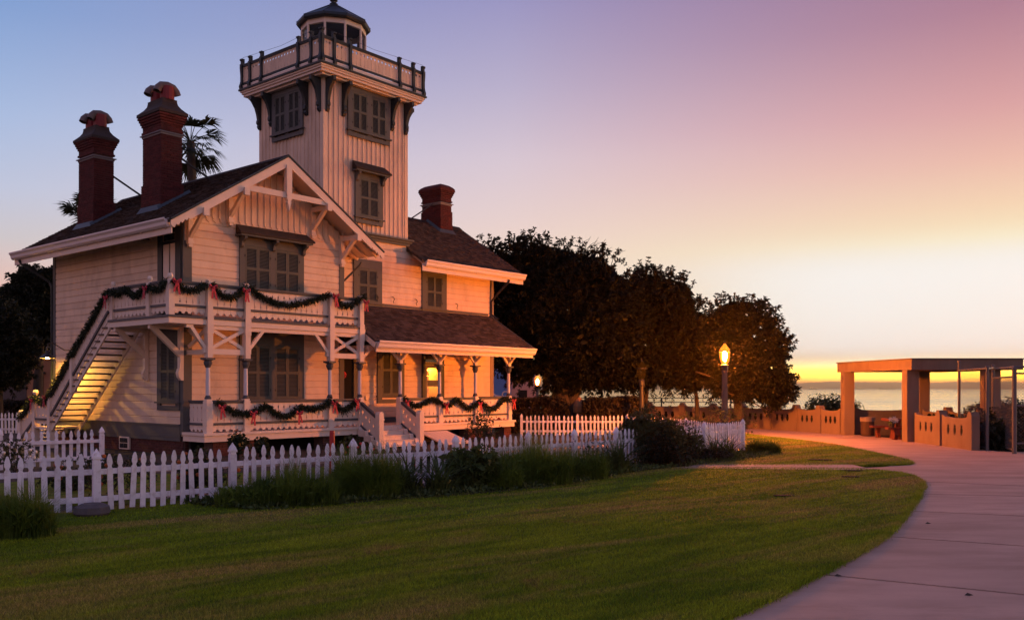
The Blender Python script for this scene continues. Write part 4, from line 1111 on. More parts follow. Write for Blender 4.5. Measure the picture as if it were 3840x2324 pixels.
# cellar hatch of sloping boards
hatch = place('cellar_hatch', None, H)
for i in range(6):
    u0 = 8.5 + i * 0.235
    MB().add([(u0, -1.28, 0.40), (u0 + 0.225, -1.28, 0.40), (u0 + 0.225, -2.5, 0.02), (u0, -2.5, 0.02), (u0, -1.28, 0.35), (u0 + 0.225, -1.28, 0.35), (u0 + 0.225, -2.5, -0.03), (u0, -2.5, -0.03)],
             [(0, 3, 2, 1), (4, 5, 6, 7), (0, 1, 5, 4), (1, 2, 6, 5), (2, 3, 7, 6), (3, 0, 4, 7)]).build('plank', trimw, hatch)

# ---- outer stair on the left side
st = place('stair', None, H)
TOPV, TOPZ = 2.2, 4.0
def sz_(v): return TOPZ - (v - TOPV) * 0.818
LANDV = 6.25
LZ = sz_(LANDV)
for u in (-1.13, -0.2):
    MB().prism([(TOPV, TOPZ + 0.02), (TOPV, TOPZ - 0.26), (LANDV + 0.2, LZ - 0.38), (LANDV + 0.35, LZ - 0.2), (LANDV, LZ + 0.02)], YZ, u - 0.025, u + 0.025).build('stringer', trimw, st)
ntr = 16
treadm = mat('shade_dark_tread', (0.13, 0.095, 0.07), 0.7, 0.2, 6)  # shade of the undersides put into the whole tread colour
for i in range(1, ntr + 1):
    v = TOPV + (LANDV - TOPV) * i / (ntr + 1); z = sz_(v)
    MB().box(-1.2, -0.17, v - 0.14, v + 0.14, z - 0.03, z + 0.02).build('tread', treadm, st)
MB().box(-1.22, -0.1, LANDV, LANDV + 1.15, LZ - 0.05, LZ).build('landing', trimw, st)
for i in range(4):
    v = LANDV + 1.15 + i * 0.27; z = LZ - (i + 1) * LZ / 5
    MB().box(-1.2, -0.17, v - 0.02, v + 0.27, z - 0.04, z).build('tread', trimw, st)
for u in (-1.13, -0.2): MB().prism([(LANDV + 1.1, LZ), (LANDV + 1.1, LZ - 0.3), (LANDV + 2.1, -0.02), (LANDV + 2.4, -0.02)], YZ, u - 0.025, u + 0.025).build('stringer', trimw, st)
# sloping balustrade of notched boards
k = 20
for i in range(k):
    v0 = TOPV + 0.08 + (LANDV - TOPV - 0.1) * i / k; w_ = (LANDV - TOPV - 0.1) / k
    za, zb_ = sz_(v0), sz_(v0 + w_)
    ins = lambda t_: 0.028 if abs(t_ - 0.55) < 0.03 or abs(t_ - 0.2) < 0.02 else 0.003
    prof = [0.1, 0.17, 0.2, 0.23, 0.46, 0.51, 0.55, 0.59, 0.64, 0.9]
    L_ = [(v0 + (0.034 if t_ in (0.55,) else 0.026 if t_ == 0.2 else 0.003), za + t_) for t_ in prof]
    R_ = [(v0 + w_ - (0.034 if t_ in (0.55,) else 0.026 if t_ == 0.2 else 0.003), zb_ + t_) for t_ in prof]
    MB().prism(L_ + R_[::-1], YZ, -1.142, -1.118).build('baluster_board', trimw, st)
midv = (TOPV + LANDV) / 2 + 0.4
for a, b in ((TOPV + 0.05, midv), (midv + 0.08, LANDV)):
    MB().beam((-1.15, a, sz_(a) + 0.33), (-1.15, b, sz_(b) + 0.33), 0.09, 0.07).build('bottom_rail', railg, st)
MB().beam((-1.13, TOPV, TOPZ + 0.95), (-1.13, LANDV, LZ + 0.95), 0.13, 0.08).build('top_rail', railg, st)
for v, z in ((LANDV, LZ), (LANDV + 1.15, LZ), (LANDV + 2.3, 0.0)):
    t = MB(); t.box(-1.22, -1.04, v - 0.09, v + 0.09, max(0, z - 0.7), z + 1.0); t.lathe([(0.05, 0), (0.04, 0.03), (0.09, 0.1), (0.1, 0.16), (0.06, 0.23)], (-1.13, v, z + 1.0), 10); t.build('newel_post', trimw, st)
t = MB(); t.box(-1.22, -1.04, midv - 0.07, midv + 0.07, sz_(midv) - 0.2, sz_(midv) + 0.95); t.build('newel_post', trimw, st)
for i in range(4):
    v0 = LANDV + 0.1 + i * 0.24
    MB().prism([(v0 + 0.003, LZ + 0.14), (v0 + 0.02, LZ + 0.1), (v0 + 0.22, LZ + 0.1), (v0 + 0.235, LZ + 0.14), (v0 + 0.235, LZ + 0.34), (v0 + 0.21, LZ + 0.38), (v0 + 0.235, LZ + 0.42), (v0 + 0.235, LZ + 0.6), (v0 + 0.2, LZ + 0.7), (v0 + 0.235, LZ + 0.8), (v0 + 0.235, LZ + 0.9),
                (v0 + 0.003, LZ + 0.9), (v0 + 0.003, LZ + 0.8), (v0 + 0.038, LZ + 0.7), (v0 + 0.003, LZ + 0.6), (v0 + 0.003, LZ + 0.42), (v0 + 0.028, LZ + 0.38), (v0 + 0.003, LZ + 0.34)], YZ, -1.142, -1.118).build('baluster_board', trimw, st)
    v1_ = LANDV + 1.25 + i * 0.25; za = LZ - (v1_ - LANDV - 1.15) * LZ / 1.25
    MB().prism([(v1_ + 0.005, za + 0.1), (v1_ + 0.235, za - 0.1), (v1_ + 0.235, za + 0.42), (v1_ + 0.2, za + 0.52), (v1_ + 0.235, za + 0.6), (v1_ + 0.235, za + 0.76), (v1_ + 0.005, za + 0.95), (v1_ + 0.005, za + 0.78), (v1_ + 0.04, za + 0.68), (v1_ + 0.005, za + 0.6)], YZ, -1.142, -1.118).build('baluster_board', trimw, st)
MB().beam((-1.15, LANDV, LZ + 0.25), (-1.15, LANDV + 1.15, LZ + 0.25), 0.09, 0.07).build('bottom_rail', railg, st)
MB().beam((-1.13, LANDV, LZ + 0.95), (-1.13, LANDV + 1.15, LZ + 0.95), 0.13, 0.08).build('top_rail', railg, st)
MB().beam((-1.15, LANDV + 1.2, LZ + 0.2), (-1.15, LANDV + 2.3, 0.2), 0.09, 0.07).build('bottom_rail', railg, st)
MB().beam((-1.13, LANDV + 1.15, LZ + 0.95), (-1.13, LANDV + 2.3, 0.95), 0.13, 0.08).build('top_rail', railg, st)
# barn lamp on a gooseneck, lit
BL = (-0.92, 7.0)
t = MB(); t.tube([(-0.02, 7.0, 3.28), (-0.35, 7.0, 3.27), (-0.6, 7.0, 3.42), (-0.78, 7.0, 3.52), (-0.9, 7.0, 3.46), (BL[0], 7.0, 3.34), (BL[0], 7.0, 3.24)], 0.018, 6)
bl = t.build('barn_lamp', iron, H)
MB().lathe([(0.03, 3.26), (0.07, 3.2), (0.085, 3.12), (0.22, 3.03), (0.26, 2.985), (0.25, 2.985), (0.2, 3.03), (0.05, 3.1)], (BL[0], BL[1], 0), 16, cap=False).build('lamp_shade', iron, bl)
MB().lathe([(0.01, 3.08), (0.06, 3.06), (0.075, 3.02), (0.05, 2.98), (0.01, 2.965)], (BL[0], BL[1], 0), 10).build('bulb', bulb, bl)

# ================================================================== GARLANDS AND BOWS
def spline(pts, step=0.035):
    pts = [Vector(p) for p in pts]
    P = [pts[0] * 2 - pts[1]] + pts + [pts[-1] * 2 - pts[-2]]
    out = []
    for i in range(1, len(P) - 2):
        a, b, c_, d = P[i - 1], P[i], P[i + 1], P[i + 2]
        k = max(2, int((c_ - b).length / step))
        for j in range(k):
            t = j / k
            out.append(0.5 * ((2 * b) + (c_ - a) * t + (2 * a - 5 * b + 4 * c_ - d) * t * t + (3 * b - 3 * c_ + d - a) * t ** 3))
    out.append(pts[-1])
    return out
def garland(pts, label):
    pts = spline([Wd(*p) for p in pts], 0.02)
    o = thing('garland', label, 'garland', tuple(pts[0]), 0, 'evergreen garlands on the house railings')
    base = pts[0]
    P = np.array([list(p - base) for p in pts]); T = np.gradient(P, axis=0)
    MB().tube([Vector(p) for p in P[::5]], 0.045, 6).build('core', garl, o)
    k = 9
    Pc = np.repeat(P, k, 0); Tc = unit(np.repeat(T, k, 0))
    D = unit(rng.normal(size=Pc.shape)); D = unit(D - Tc * (D * Tc).sum(1, keepdims=True) * 0.6 + Tc * 0.3)
    V = leaf_quads(Pc + D * 0.03 + rng.normal(0, 0.015, Pc.shape), D, rng.uniform(0.05, 0.13, len(Pc)) * (1 + 0.5 * rng.random(len(Pc)) ** 4), rng.uniform(0.018, 0.045, len(Pc)))
    place('foliage', np_mesh('foliage', V, 4, garl), o)
    return o
FG = -1.22
gl_ = [
 ([(-1.09, FG, 4.97), (-0.53, FG, 4.73), (0.02, FG, 4.96)], 'short garland on the balcony front between its left corner post and the next post'),
 ([(0.14, FG, 5.0), (0.4, FG, 4.76), (0.72, FG, 4.63), (1.0, FG, 4.72), (1.29, FG, 5.0)], 'garland drooping across the balcony bay left of the tall double shutters'),
 ([(1.42, FG, 5.02), (1.93, FG, 4.72), (2.83, FG, 4.56), (3.76, FG, 4.78), (4.42, FG, 5.02)], 'long garland hanging below the wide upper double shutters on the balcony'),
 ([(4.62, FG, 5.0), (4.85, FG, 4.78), (5.11, FG, 4.70), (5.4, FG, 4.75), (5.74, FG, 4.98), (5.95, FG, 5.06)], 'short garland on the last balcony bay beside the porch roof'),
 ([(-1.17, -1.1, 4.96), (-1.17, -0.62, 4.76), (-1.17, -0.05, 4.86)], 'garland on the balcony side rail nearest its front corner'),
 ([(-1.17, 0.0, 4.86), (-1.17, 0.67, 4.66), (-1.17, 1.2, 4.88), (-1.17, 1.7, 4.8), (-1.17, 2.1, 4.88)], 'garland on the balcony side rail beside the head of the outside stair'),
 ([(-1.2, 2.2, 4.9), (-1.2, 3.05, 4.23), (-1.2, 3.73, 3.70), (-1.2, 4.51, 3.10), (-1.2, 5.23, 2.50), (-1.2, 5.9, 1.98), (-1.2, 6.3, 1.68)], 'long garland running down the handrail of the outside stair'),
 ([(-1.2, 6.3, 1.66), (-1.2, 6.8, 1.5), (-1.2, 7.4, 1.64), (-1.2, 8.0, 1.25), (-1.2, 8.57, 0.9)], 'garland round the stair foot landing behind the short picket fence'),
 ([(0.36, FG, 1.6), (0.72, FG, 1.36), (1.21, FG, 1.21), (1.63, FG, 1.26), (1.98, FG, 1.45)], 'garland on the lower porch rail at the left front corner'),
 ([(2.0, FG, 1.46), (2.37, FG, 1.2), (2.83, FG, 1.1), (3.24, FG, 1.36)], 'garland drooping deepest on the lower rail below the double shutters'),
 ([(3.26, FG, 1.4), (3.62, FG, 1.33), (4.15, FG, 1.36), (4.55, FG, 1.6)], 'nearly straight garland on the lower rail left of the open doorway'),
 ([(4.62, FG, 1.55), (4.8, FG, 1.36), (5.06, FG, 1.24), (5.3, FG, 1.34), (5.62, FG, 1.56)], 'small garland on the porch bay just left of the front steps'),
 ([(7.76, FG, 1.64), (8.02, FG, 1.44), (8.39, FG, 1.34), (8.79, FG, 1.43), (9.17, FG, 1.56), (9.56, FG, 1.46), (9.83, FG, 1.31)], 'garland on the right porch rail starting at the front steps'),
 ([(9.86, FG, 1.32), (10.14, FG, 1.36), (10.49, FG, 1.54), (10.84, FG, 1.34), (11.26, FG, 1.2), (11.59, FG, 1.37), (11.73, FG, 1.46)], 'garland on the middle bay of the right porch rail'),
 ([(11.78, FG, 1.5), (12.12, FG, 1.3), (12.46, FG, 1.13), (12.88, FG, 1.26), (13.23, FG, 1.52), (13.7, FG, 1.5)], 'garland on the far right bay of the porch rail'),
]
for p, l in gl_: garland(p, l)
def ribbon(pts, w_, side=(1, 0, 0)):
    b = MB(); sd2 = Vector(side); vs = []
    for p in pts:
        p = Vector(p); vs += [p - sd2 * w_ / 2, p + sd2 * w_ / 2, p + sd2 * w_ / 2 + Vector((0, -0.004, 0)), p - sd2 * w_ / 2 + Vector((0, -0.004, 0))]
    fs = []
    for i in range(len(pts) - 1):
        for j in range(4): fs.append((i * 4 + j, i * 4 + (j + 1) % 4, (i + 1) * 4 + (j + 1) % 4, (i + 1) * 4 + j))
    return b.add(vs, fs)
def bow(u, v, z, label, ln=0.34, left=False):
    o = thing('ribbon_bow', label, 'bow', Wd(u, v, z), RZ + (-PI / 2 if left else 0), 'red checked ribbon bows tied on the garlands')
    for s_ in (-1, 1):
        ribbon([(0, 0, 0), (s_ * 0.05, -0.04, 0.04), (s_ * 0.11, -0.05, 0.065), (s_ * 0.13, -0.03, 0.02), (s_ * 0.09, -0.01, -0.02), (0, 0, 0)], 0.06, (0.3 * s_, 0.2, 1)).build('loop', ribbonm, o)
        k = s_ * random.uniform(0.25, 0.8)
        ribbon([(0, -0.02, 0), (s_ * 0.03, -0.05, -0.1), (k * 0.09, -0.04, -0.2), (k * 0.13, -0.055, -ln * random.uniform(0.85, 1.1))], 0.065).build('tail', ribbonm, o)
    MB().lathe([(0.01, -0.03), (0.03, -0.02), (0.035, 0.01), (0.015, 0.03)], (0, -0.02, 0), 8).build('knot', ribbonm, o)
BV = -1.3
for u, z, l in ((-0.98, 4.95, 'red bow with spread tails on the balcony front corner post'), (0.15, 4.88, 'red bow on the balcony post left of the X braced bay'),
                (1.26, 4.86, 'bright red bow on the white topped balcony post below the double shutters'), (4.63, 4.98, 'red bow on the balcony post right of the long garland'),
                (5.93, 4.86, 'red bow on the last balcony post beside the porch roof'), (0.44, 1.42, 'red bow near the left corner post of the lower porch rail'),
                (1.5, 1.22, 'drooping red bow on the second lower porch post'), (3.18, 1.18, 'faded red bow mid rail between the two long lower garlands'),
                (4.58, 1.48, 'wide red bow on the lower porch post left of the doorway'), (5.54, 1.54, 'narrow red bow at the top of the front steps'),
                (7.86, 1.48, 'small red bow beside the right handrail of the front steps'), (9.83, 1.34, 'round dark red bow on the second post of the right porch'),
                (11.73, 1.36, 'small red bow on the third post of the right porch'), (13.78, 1.44, 'red bow on the far right corner post of the porch')):
    bow(u, BV, z, l)
for v, z, l in ((-0.12, 4.8, 'red bow on the side rail post of the balcony'), (2.2, 4.68, 'red bow on the post at the head of the outside stair'),
                (7.4, 1.55, 'red bow at the outer post of the stair foot landing'), (6.4, 1.66, 'red bow where the stair garland meets the landing')):
    bow(-1.25, v, z, l, 0.3, True)

# ================================================================== PICKET FENCES
pk = [(-.041, 0), (.041, 0), (.041, .66), (.026, .685), (.026, .705), (.040, .735), (.042, .77), (.032, .83), (.013, .885), (0, .893), (-.013, .885), (-.032, .83), (-.042, .77), (-.040, .735), (-.026, .705), (-.026, .685), (-.041, .66)]
pick = MB().prism(pk, XZ, -0.011, 0.011).mesh('picket', white)
pm = MB(); pm.box(-0.055, 0.055, -0.055, 0.055, -0.05, 0.78); pm.box(-0.047, 0.047, -0.047, 0.047, 0.78, 0.82); pm.box(-0.062, 0.062, -0.062, 0.062, 0.82, 0.86)
pm.add([(-0.055, -0.055, 0.86), (0.055, -0.055, 0.86), (0.055, 0.055, 0.86), (-0.055, 0.055, 0.86), (-0.045, -0.045, 0.9), (0.045, -0.045, 0.9), (0.045, 0.045, 0.9), (-0.045, 0.045, 0.9), (0, 0, 0.985)],
       [(0, 1, 5, 4), (1, 2, 6, 5), (2, 3, 7, 6), (3, 0, 4, 7), (4, 5, 8), (5, 6, 8), (6, 7, 8), (7, 4, 8)])
postm = pm.mesh('fence_post', white)
def fence(pts, label, z0=0.06, hs=1.0, pitch=0.166, lean=0.02):
    o = thing('picket_fence', label, 'fence', (pts[0][0], pts[0][1], z0), 0, 'white picket fences round the garden')
    bx, by = pts[0]
    for i, (x, y) in enumerate(pts):
        nx_, ny_ = pts[min(i + 1, len(pts) - 1)] if i < len(pts) - 1 else pts[i]
        px_, py_ = pts[i - 1] if i else pts[i]
        a = math.atan2(ny_ - py_, nx_ - px_)
        p = place('fence_post', postm, o, (x - bx, y - by, 0), a); p.scale = (1, 1, hs)
    for (xa, ya), (xb, yb) in zip(pts[:-1], pts[1:]):
        L = math.hypot(xb - xa, yb - ya); a = math.atan2(yb - ya, xb - xa)
        back = (-math.sin(a) * 0.03, math.cos(a) * 0.03)
        for zz in (0.14, 0.57):
            MB().box(0.056, L - 0.056, -0.018, 0.018, zz * hs, zz * hs + 0.085).build('rail', white, o, (xa - bx + back[0], ya - by + back[1], 0), a)
        k = max(1, round((L - 0.11) / pitch) - 1); st_ = (L - 0.11) / (k + 1)
        for i in range(k):
            d = 0.055 + (i + 1) * st_
            p = place('picket', pick, o, (xa - bx + math.cos(a) * d, ya - by + math.sin(a) * d, random.uniform(-0.012, 0.02)), a)
            p.rotation_euler = (0, random.gauss(0, lean), a + random.gauss(0, 0.02)); p.scale = (1, 1, hs * random.uniform(0.985, 1.015))
    return o
FP = [(-8.6, 12.8), (-6.53, 14.1), (-4.86, 15.6), (-3.01, 17.0), (-1.15, 18.3), (.36, 19.8), (1.45, 20.85), (2.54, 21.9), (3.96, 23.5), (5.38, 25.1), (7.1, 27.6)]
fence(FP, 'long white picket fence along the lawn in front of the lighthouse')
fence([(0.4, 37.6), (2.74, 37.5), (4.8, 37.3), (6.3, 32.5), (7.1, 27.8)], 'rear white picket fence in front of the dark hedges right of the porch', 0.0, 0.92)
fence([(-10.7, 23.4), (-12.55, 22.0), (-14.4, 20.6), (-16.2, 19.3)], 'short white picket fence before the foot of the outside stair', 0.0)
fence([(-26.0, 39.6), (-23.6, 39.3), (-21.2, 39.0), (-19.4, 38.8)], 'far white picket fence at the left edge beyond the stair', 0.0)
MB().lathe([(0.22, 0), (0.27, 0.06), (0.25, 0.15), (0.15, 0.2)], (0, 0, 0), 9).build('stone', stonem, None, (-6.42, 13.72, 0.03), label='rounded grey stone at the foot of a front fence post', category='stone')

# ================================================================== TREES AND PLANTS
def at(x, y, d): return ((x - 1920) / 3364 * d, d, 2 + (1452 - y) / 3364 * d)
def ell_points(n, cx, cy, cz, rx, ry, rz, rmin=0.8, rmax=1.03):
    D = unit(rng.normal(size=(n, 3))); r = rng.uniform(rmin, rmax, (n, 1))
    return D * r * np.array([[rx, ry, rz]]) + np.array([[cx, cy, cz]]), D
def crown_mesh(name, blobs, n_ros, n_in, leaf, m, base, per=7, sprigs=0, gaps=()):
    VS = []
    tot = sum(b[3] * b[5] for b in blobs)
    for b in blobs:
        k = max(4, int(n_ros * b[3] * b[5] / tot))
        P, D = ell_points(k, *b)
        # uneven outline: push clusters in and out with a smooth random field
        ph = rng.uniform(0, 6.28, 6)
        f = 0.15 * np.sin(P[:, 0] * 2.1 + ph[0]) * np.sin(P[:, 2] * 2.6 + ph[1]) + 0.11 * np.sin(P[:, 1] * 3.3 + P[:, 0] * 4.1 + ph[2]) + 0.05 * np.sin(P[:, 2] * 7 + ph[3])
        P = P + D * (f * min(b[3], b[5]))[:, None]
        Pr = np.repeat(P, per, 0); Dr = unit(np.repeat(D, per, 0) * 0.9 + rng.normal(0, 0.75, (len(Pr), 3)) + np.array([[0, 0, 0.25]]))
        VS.append(leaf_quads(Pr, Dr, rng.uniform(0.7, 1.2, len(Pr)) * leaf, rng.uniform(0.28, 0.42, len(Pr)) * leaf))
        k2 = max(4, int(n_in * b[3] * b[5] / tot))
        P, D = ell_points(k2, *b, 0.25, 0.84)
        VS.append(leaf_quads(P, rng.normal(size=P.shape), rng.uniform(1.6, 2.6, k2) * leaf, rng.uniform(1.0, 1.7, k2) * leaf))
    if sprigs:
        for b in blobs:
            k = int(sprigs * b[3] * b[5] / tot) + 3
            P, D = ell_points(k, *b, 0.96, 1.04)
            D = unit(D + np.array([[0, 0, 0.45]]) + rng.normal(0, 0.25, D.shape)); Ls = rng.uniform(0.15, 0.62, (k, 1)) * min(1.0, b[3])
            for f in (0.35, 0.7, 1.0):
                Q = np.repeat(P + D * Ls * f, 9, 0)
                Dr = unit(np.repeat(D, 9, 0) * 0.8 + rng.normal(0, 0.8, Q.shape))
                VS.append(leaf_quads(Q, Dr, rng.uniform(0.75, 1.2, len(Q)) * leaf, rng.uniform(0.3, 0.42, len(Q)) * leaf))
    V = np.concatenate(VS, 0).reshape(-1, 4, 3)
    keep = np.ones(len(V), bool)
    for gx, gy, gz, gr in gaps:         # real gaps right through the crown
        m_ = V.mean(1); t_ = m_[:, 1] / gy
        keep &= np.hypot(m_[:, 0] - gx * t_, (m_[:, 2] - 2) - (gz - 2) * t_) > gr * (0.75 + 0.5 * rng.random(len(V)))
    V = V[keep].reshape(-1, 3) - np.array([base])
    return np_mesh(name, V, 4, m)
def tree(name, label, cat, base, blobs_px, d, n_ros, n_in, leaf, m, trunks=(), twigs=(), group=None, deep=0.85, gaps=()):
    """blobs_px: (px, py, rx, ry, dd) in photo pixels at distance d+dd"""
    o = thing(name, label, cat, base, 0, group)
    bl = []
    for px, py, rx, ry, dd in blobs_px:
        c_ = at(px, py, d + dd); k = (d + dd) / 3364
        bl.append((c_[0], c_[1], c_[2], rx * k, deep * (rx + ry) / 2 * k, ry * k))
    place('crown', crown_mesh('crown', bl, n_ros, n_in, leaf, m, base, 7, n_ros // 9, [at(a, b, d) + (c * d / 3364,) for a, b, c in gaps]), o)
    for pts, rs in trunks:
        MB().tube([Vector(p) - Vector(base) for p in spline(pts, 0.4)], [rs[0] + (rs[1] - rs[0]) * i / max(1, len(spline(pts, 0.4)) - 1) for i in range(len(spline(pts, 0.4)))], 9).build('trunk' if rs[0] > 0.12 else 'limb', bark, o, smooth=True)
    for pts in twigs:
        MB().tube([Vector(p) - Vector(base) for p in pts], [0.018, 0.012, 0.006][:len(pts)], 4).build('twig', bark, o)
    return o
b1 = (2.5, 42.0, 0.0)
tw1 = []
for i in range(16):
    x = random.uniform(2150, 2300); y = 930 + (x - 2150) * 0.35
    p = at(x, y + 30, 42); q = at(x + random.uniform(-15, 40), y - 20, 42); r_ = at(x + random.uniform(0, 70), y - random.uniform(30, 60), 42)
    tw1.append([p, q, r_])
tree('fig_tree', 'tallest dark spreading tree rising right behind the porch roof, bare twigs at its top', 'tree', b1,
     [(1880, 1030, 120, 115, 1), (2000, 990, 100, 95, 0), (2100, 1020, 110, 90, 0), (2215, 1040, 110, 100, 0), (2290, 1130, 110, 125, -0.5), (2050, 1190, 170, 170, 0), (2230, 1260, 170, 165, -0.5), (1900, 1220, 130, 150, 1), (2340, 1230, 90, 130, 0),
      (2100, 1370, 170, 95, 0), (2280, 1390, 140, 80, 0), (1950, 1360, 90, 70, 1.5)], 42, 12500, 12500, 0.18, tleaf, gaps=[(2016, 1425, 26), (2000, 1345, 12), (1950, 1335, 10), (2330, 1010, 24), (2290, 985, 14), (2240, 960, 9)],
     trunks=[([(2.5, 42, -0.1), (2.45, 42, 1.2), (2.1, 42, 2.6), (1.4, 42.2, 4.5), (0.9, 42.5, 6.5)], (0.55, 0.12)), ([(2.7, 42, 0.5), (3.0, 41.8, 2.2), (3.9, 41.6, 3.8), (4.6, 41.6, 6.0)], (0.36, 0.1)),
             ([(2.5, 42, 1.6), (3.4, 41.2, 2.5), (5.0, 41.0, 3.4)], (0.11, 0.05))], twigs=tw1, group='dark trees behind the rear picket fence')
MB().lathe([(0.05, -0.05), (0.28, 0.02), (0.30, 0.3), (0.2, 0.55), (0.05, 0.7)], (0, 0, 0), 10).build('stump', cutwood, None, (3.05, 40.6, 0.85), label='pale bare wood scar of a cut limb between the two hedges', category='stump')
b2 = (7.6, 43.0, 0.0)
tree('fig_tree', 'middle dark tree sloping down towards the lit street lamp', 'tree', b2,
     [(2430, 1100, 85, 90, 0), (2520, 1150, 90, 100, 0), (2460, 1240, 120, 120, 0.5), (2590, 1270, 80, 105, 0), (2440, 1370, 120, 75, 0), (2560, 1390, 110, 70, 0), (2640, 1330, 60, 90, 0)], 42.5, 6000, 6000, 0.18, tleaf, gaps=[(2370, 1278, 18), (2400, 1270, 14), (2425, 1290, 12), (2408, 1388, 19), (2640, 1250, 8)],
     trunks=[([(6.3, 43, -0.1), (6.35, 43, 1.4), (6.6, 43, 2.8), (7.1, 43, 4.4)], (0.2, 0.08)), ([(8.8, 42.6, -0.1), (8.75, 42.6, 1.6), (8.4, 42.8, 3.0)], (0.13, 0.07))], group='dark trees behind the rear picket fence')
tw3 = []
b3 = (10.4, 40.5, 0.0)
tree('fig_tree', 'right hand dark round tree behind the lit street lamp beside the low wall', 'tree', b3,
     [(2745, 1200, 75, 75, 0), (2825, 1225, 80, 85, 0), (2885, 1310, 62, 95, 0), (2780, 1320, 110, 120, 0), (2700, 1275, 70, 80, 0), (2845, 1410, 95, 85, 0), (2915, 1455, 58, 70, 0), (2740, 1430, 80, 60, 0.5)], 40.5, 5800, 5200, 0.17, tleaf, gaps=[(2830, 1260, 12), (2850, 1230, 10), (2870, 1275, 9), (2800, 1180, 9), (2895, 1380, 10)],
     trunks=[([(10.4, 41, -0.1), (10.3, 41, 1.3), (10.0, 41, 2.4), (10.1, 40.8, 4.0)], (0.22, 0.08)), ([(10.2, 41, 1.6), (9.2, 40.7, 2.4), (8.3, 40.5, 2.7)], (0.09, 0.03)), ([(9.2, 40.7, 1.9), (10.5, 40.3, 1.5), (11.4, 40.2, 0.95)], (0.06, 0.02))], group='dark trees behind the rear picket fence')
# drooping fringe of twigs and leaves below the crowns
def fringe(owner_label, px0, px1, n, d, y0, y1):
    P = []; D = []
    for _ in range(n):
        x = random.uniform(px0, px1); dd = d + random.uniform(-1, 1.2)
        a = Vector(at(x, y0 + random.uniform(-40, 10), dd)); L = random.uniform(0.3, 1) * (y1 - y0) / 3364 * d * 1.1
        for k in range(14):
            t = k / 13
            P.append((a.x + 0.25 * L * t * math.sin(x), a.y, a.z - L * t)); D.append((random.gauss(0, 1), random.gauss(0, 1), -0.5))
    P = np.array(P); base = np.array([b2])
    V = leaf_quads(P, np.array(D), rng.uniform(0.10, 0.22, len(P)), rng.uniform(0.04, 0.075, len(P)))
    return V - base
Vf = np.concatenate([fringe('', 2080, 2420, 50, 42, 1440, 1490), fringe('', 2380, 2700, 95, 42.5, 1430, 1520), fringe('', 2680, 2900, 45, 40.5, 1460, 1530)], 0)
fo = [o for o in bpy.data.objects if o.get('label', '').startswith('middle dark tree')][0]
place('hanging_twigs', np_mesh('hanging_twigs', Vf, 4, tleaf), fo)

# left background trees
tree('shade_tree', 'black domed tree behind the far left corner of the lighthouse', 'tree', (-26.5, 50, 0),
     [(110, 1070, 70, 65, 0), (190, 1060, 70, 55, 0), (150, 1160, 110, 100, 0), (60, 1170, 80, 90, 0.5), (200, 1200, 80, 110, 1), (30, 1230, 70, 80, 0)], 50, 3200, 5200, 0.25, dleaf,
     trunks=[([(-26.5, 50, -0.1), (-26.4, 50, 2.5), (-26.2, 50, 5.5)], (0.35, 0.12))])
tree('bushy_tree', 'dense dark green tree at the left picture edge before the orange building', 'tree', (-24.0, 42, 0),
     [(0, 1260, 90, 110, 0), (50, 1300, 75, 110, 0), (-40, 1360, 120, 110, 0), (40, 1380, 60, 70, 0)], 42, 2600, 4200, 0.2, dleaf,
     trunks=[([(-24, 42, -0.1), (-24, 42, 1.6), (-23.8, 42, 3.2)], (0.22, 0.1))])
# palms
def palm(base, top, label, n=26, R0=1.5, seed=1):
    rr = random.Random(seed)
    o = thing('palm_tree', label, 'palm tree', base)
    t0 = Vector(top) - Vector(base)
    MB().tube([(0, 0, 0), t0 * 0.5 + Vector((0.15, 0, 0)), t0], [0.26, 0.2, 0.2], 10).build('trunk', bark, o)
    for i in range(n):
        az = rr.uniform(0, 2 * PI); e = rr.uniform(-0.9, 1.2)
        d = Vector((math.cos(az) * math.cos(e), math.sin(az) * math.cos(e), math.sin(e)))
        pe = t0 + d * R0 * rr.uniform(0.6, 0.8)
        b = MB(); b.tube([t0, (t0 + pe) / 2 + Vector((0, 0, 0.08)), pe], [0.025, 0.02, 0.015], 4)
        side = d.cross(Vector((0, 0, 1))); side = side.normalized() if side.length > 0.05 else Vector((1, 0, 0))
        up = side.cross(d)
        for k in range(23):
            t = -1.45 + 2.9 * k / 22
            dd = (d * math.cos(t) + side * math.sin(t) + up * rr.uniform(-0.12, 0.12)).normalized()
            L = R0 * rr.uniform(0.48, 0.66) * (1 - 0.18 * abs(t))
            nrm_ = dd.cross(up).normalized() * 0.045
            mid = pe + dd * L * 0.55; tip = pe + dd * L + Vector((0, 0, -0.28 * L))
            b.add([pe, mid - nrm_, tip, mid + nrm_], [(0, 1, 2, 3)])
        b.build('frond', palml, o)
    return o
palm((-15.9, 45, 0), at(715, 535, 45), 'tall fan palm showing right of the nearer tall chimney', 27, 1.75, 3)
palm((-22.7, 48, 0), at(352, 862, 48), 'fan palm mostly hidden behind the farther left chimney', 26, 1.85, 5)

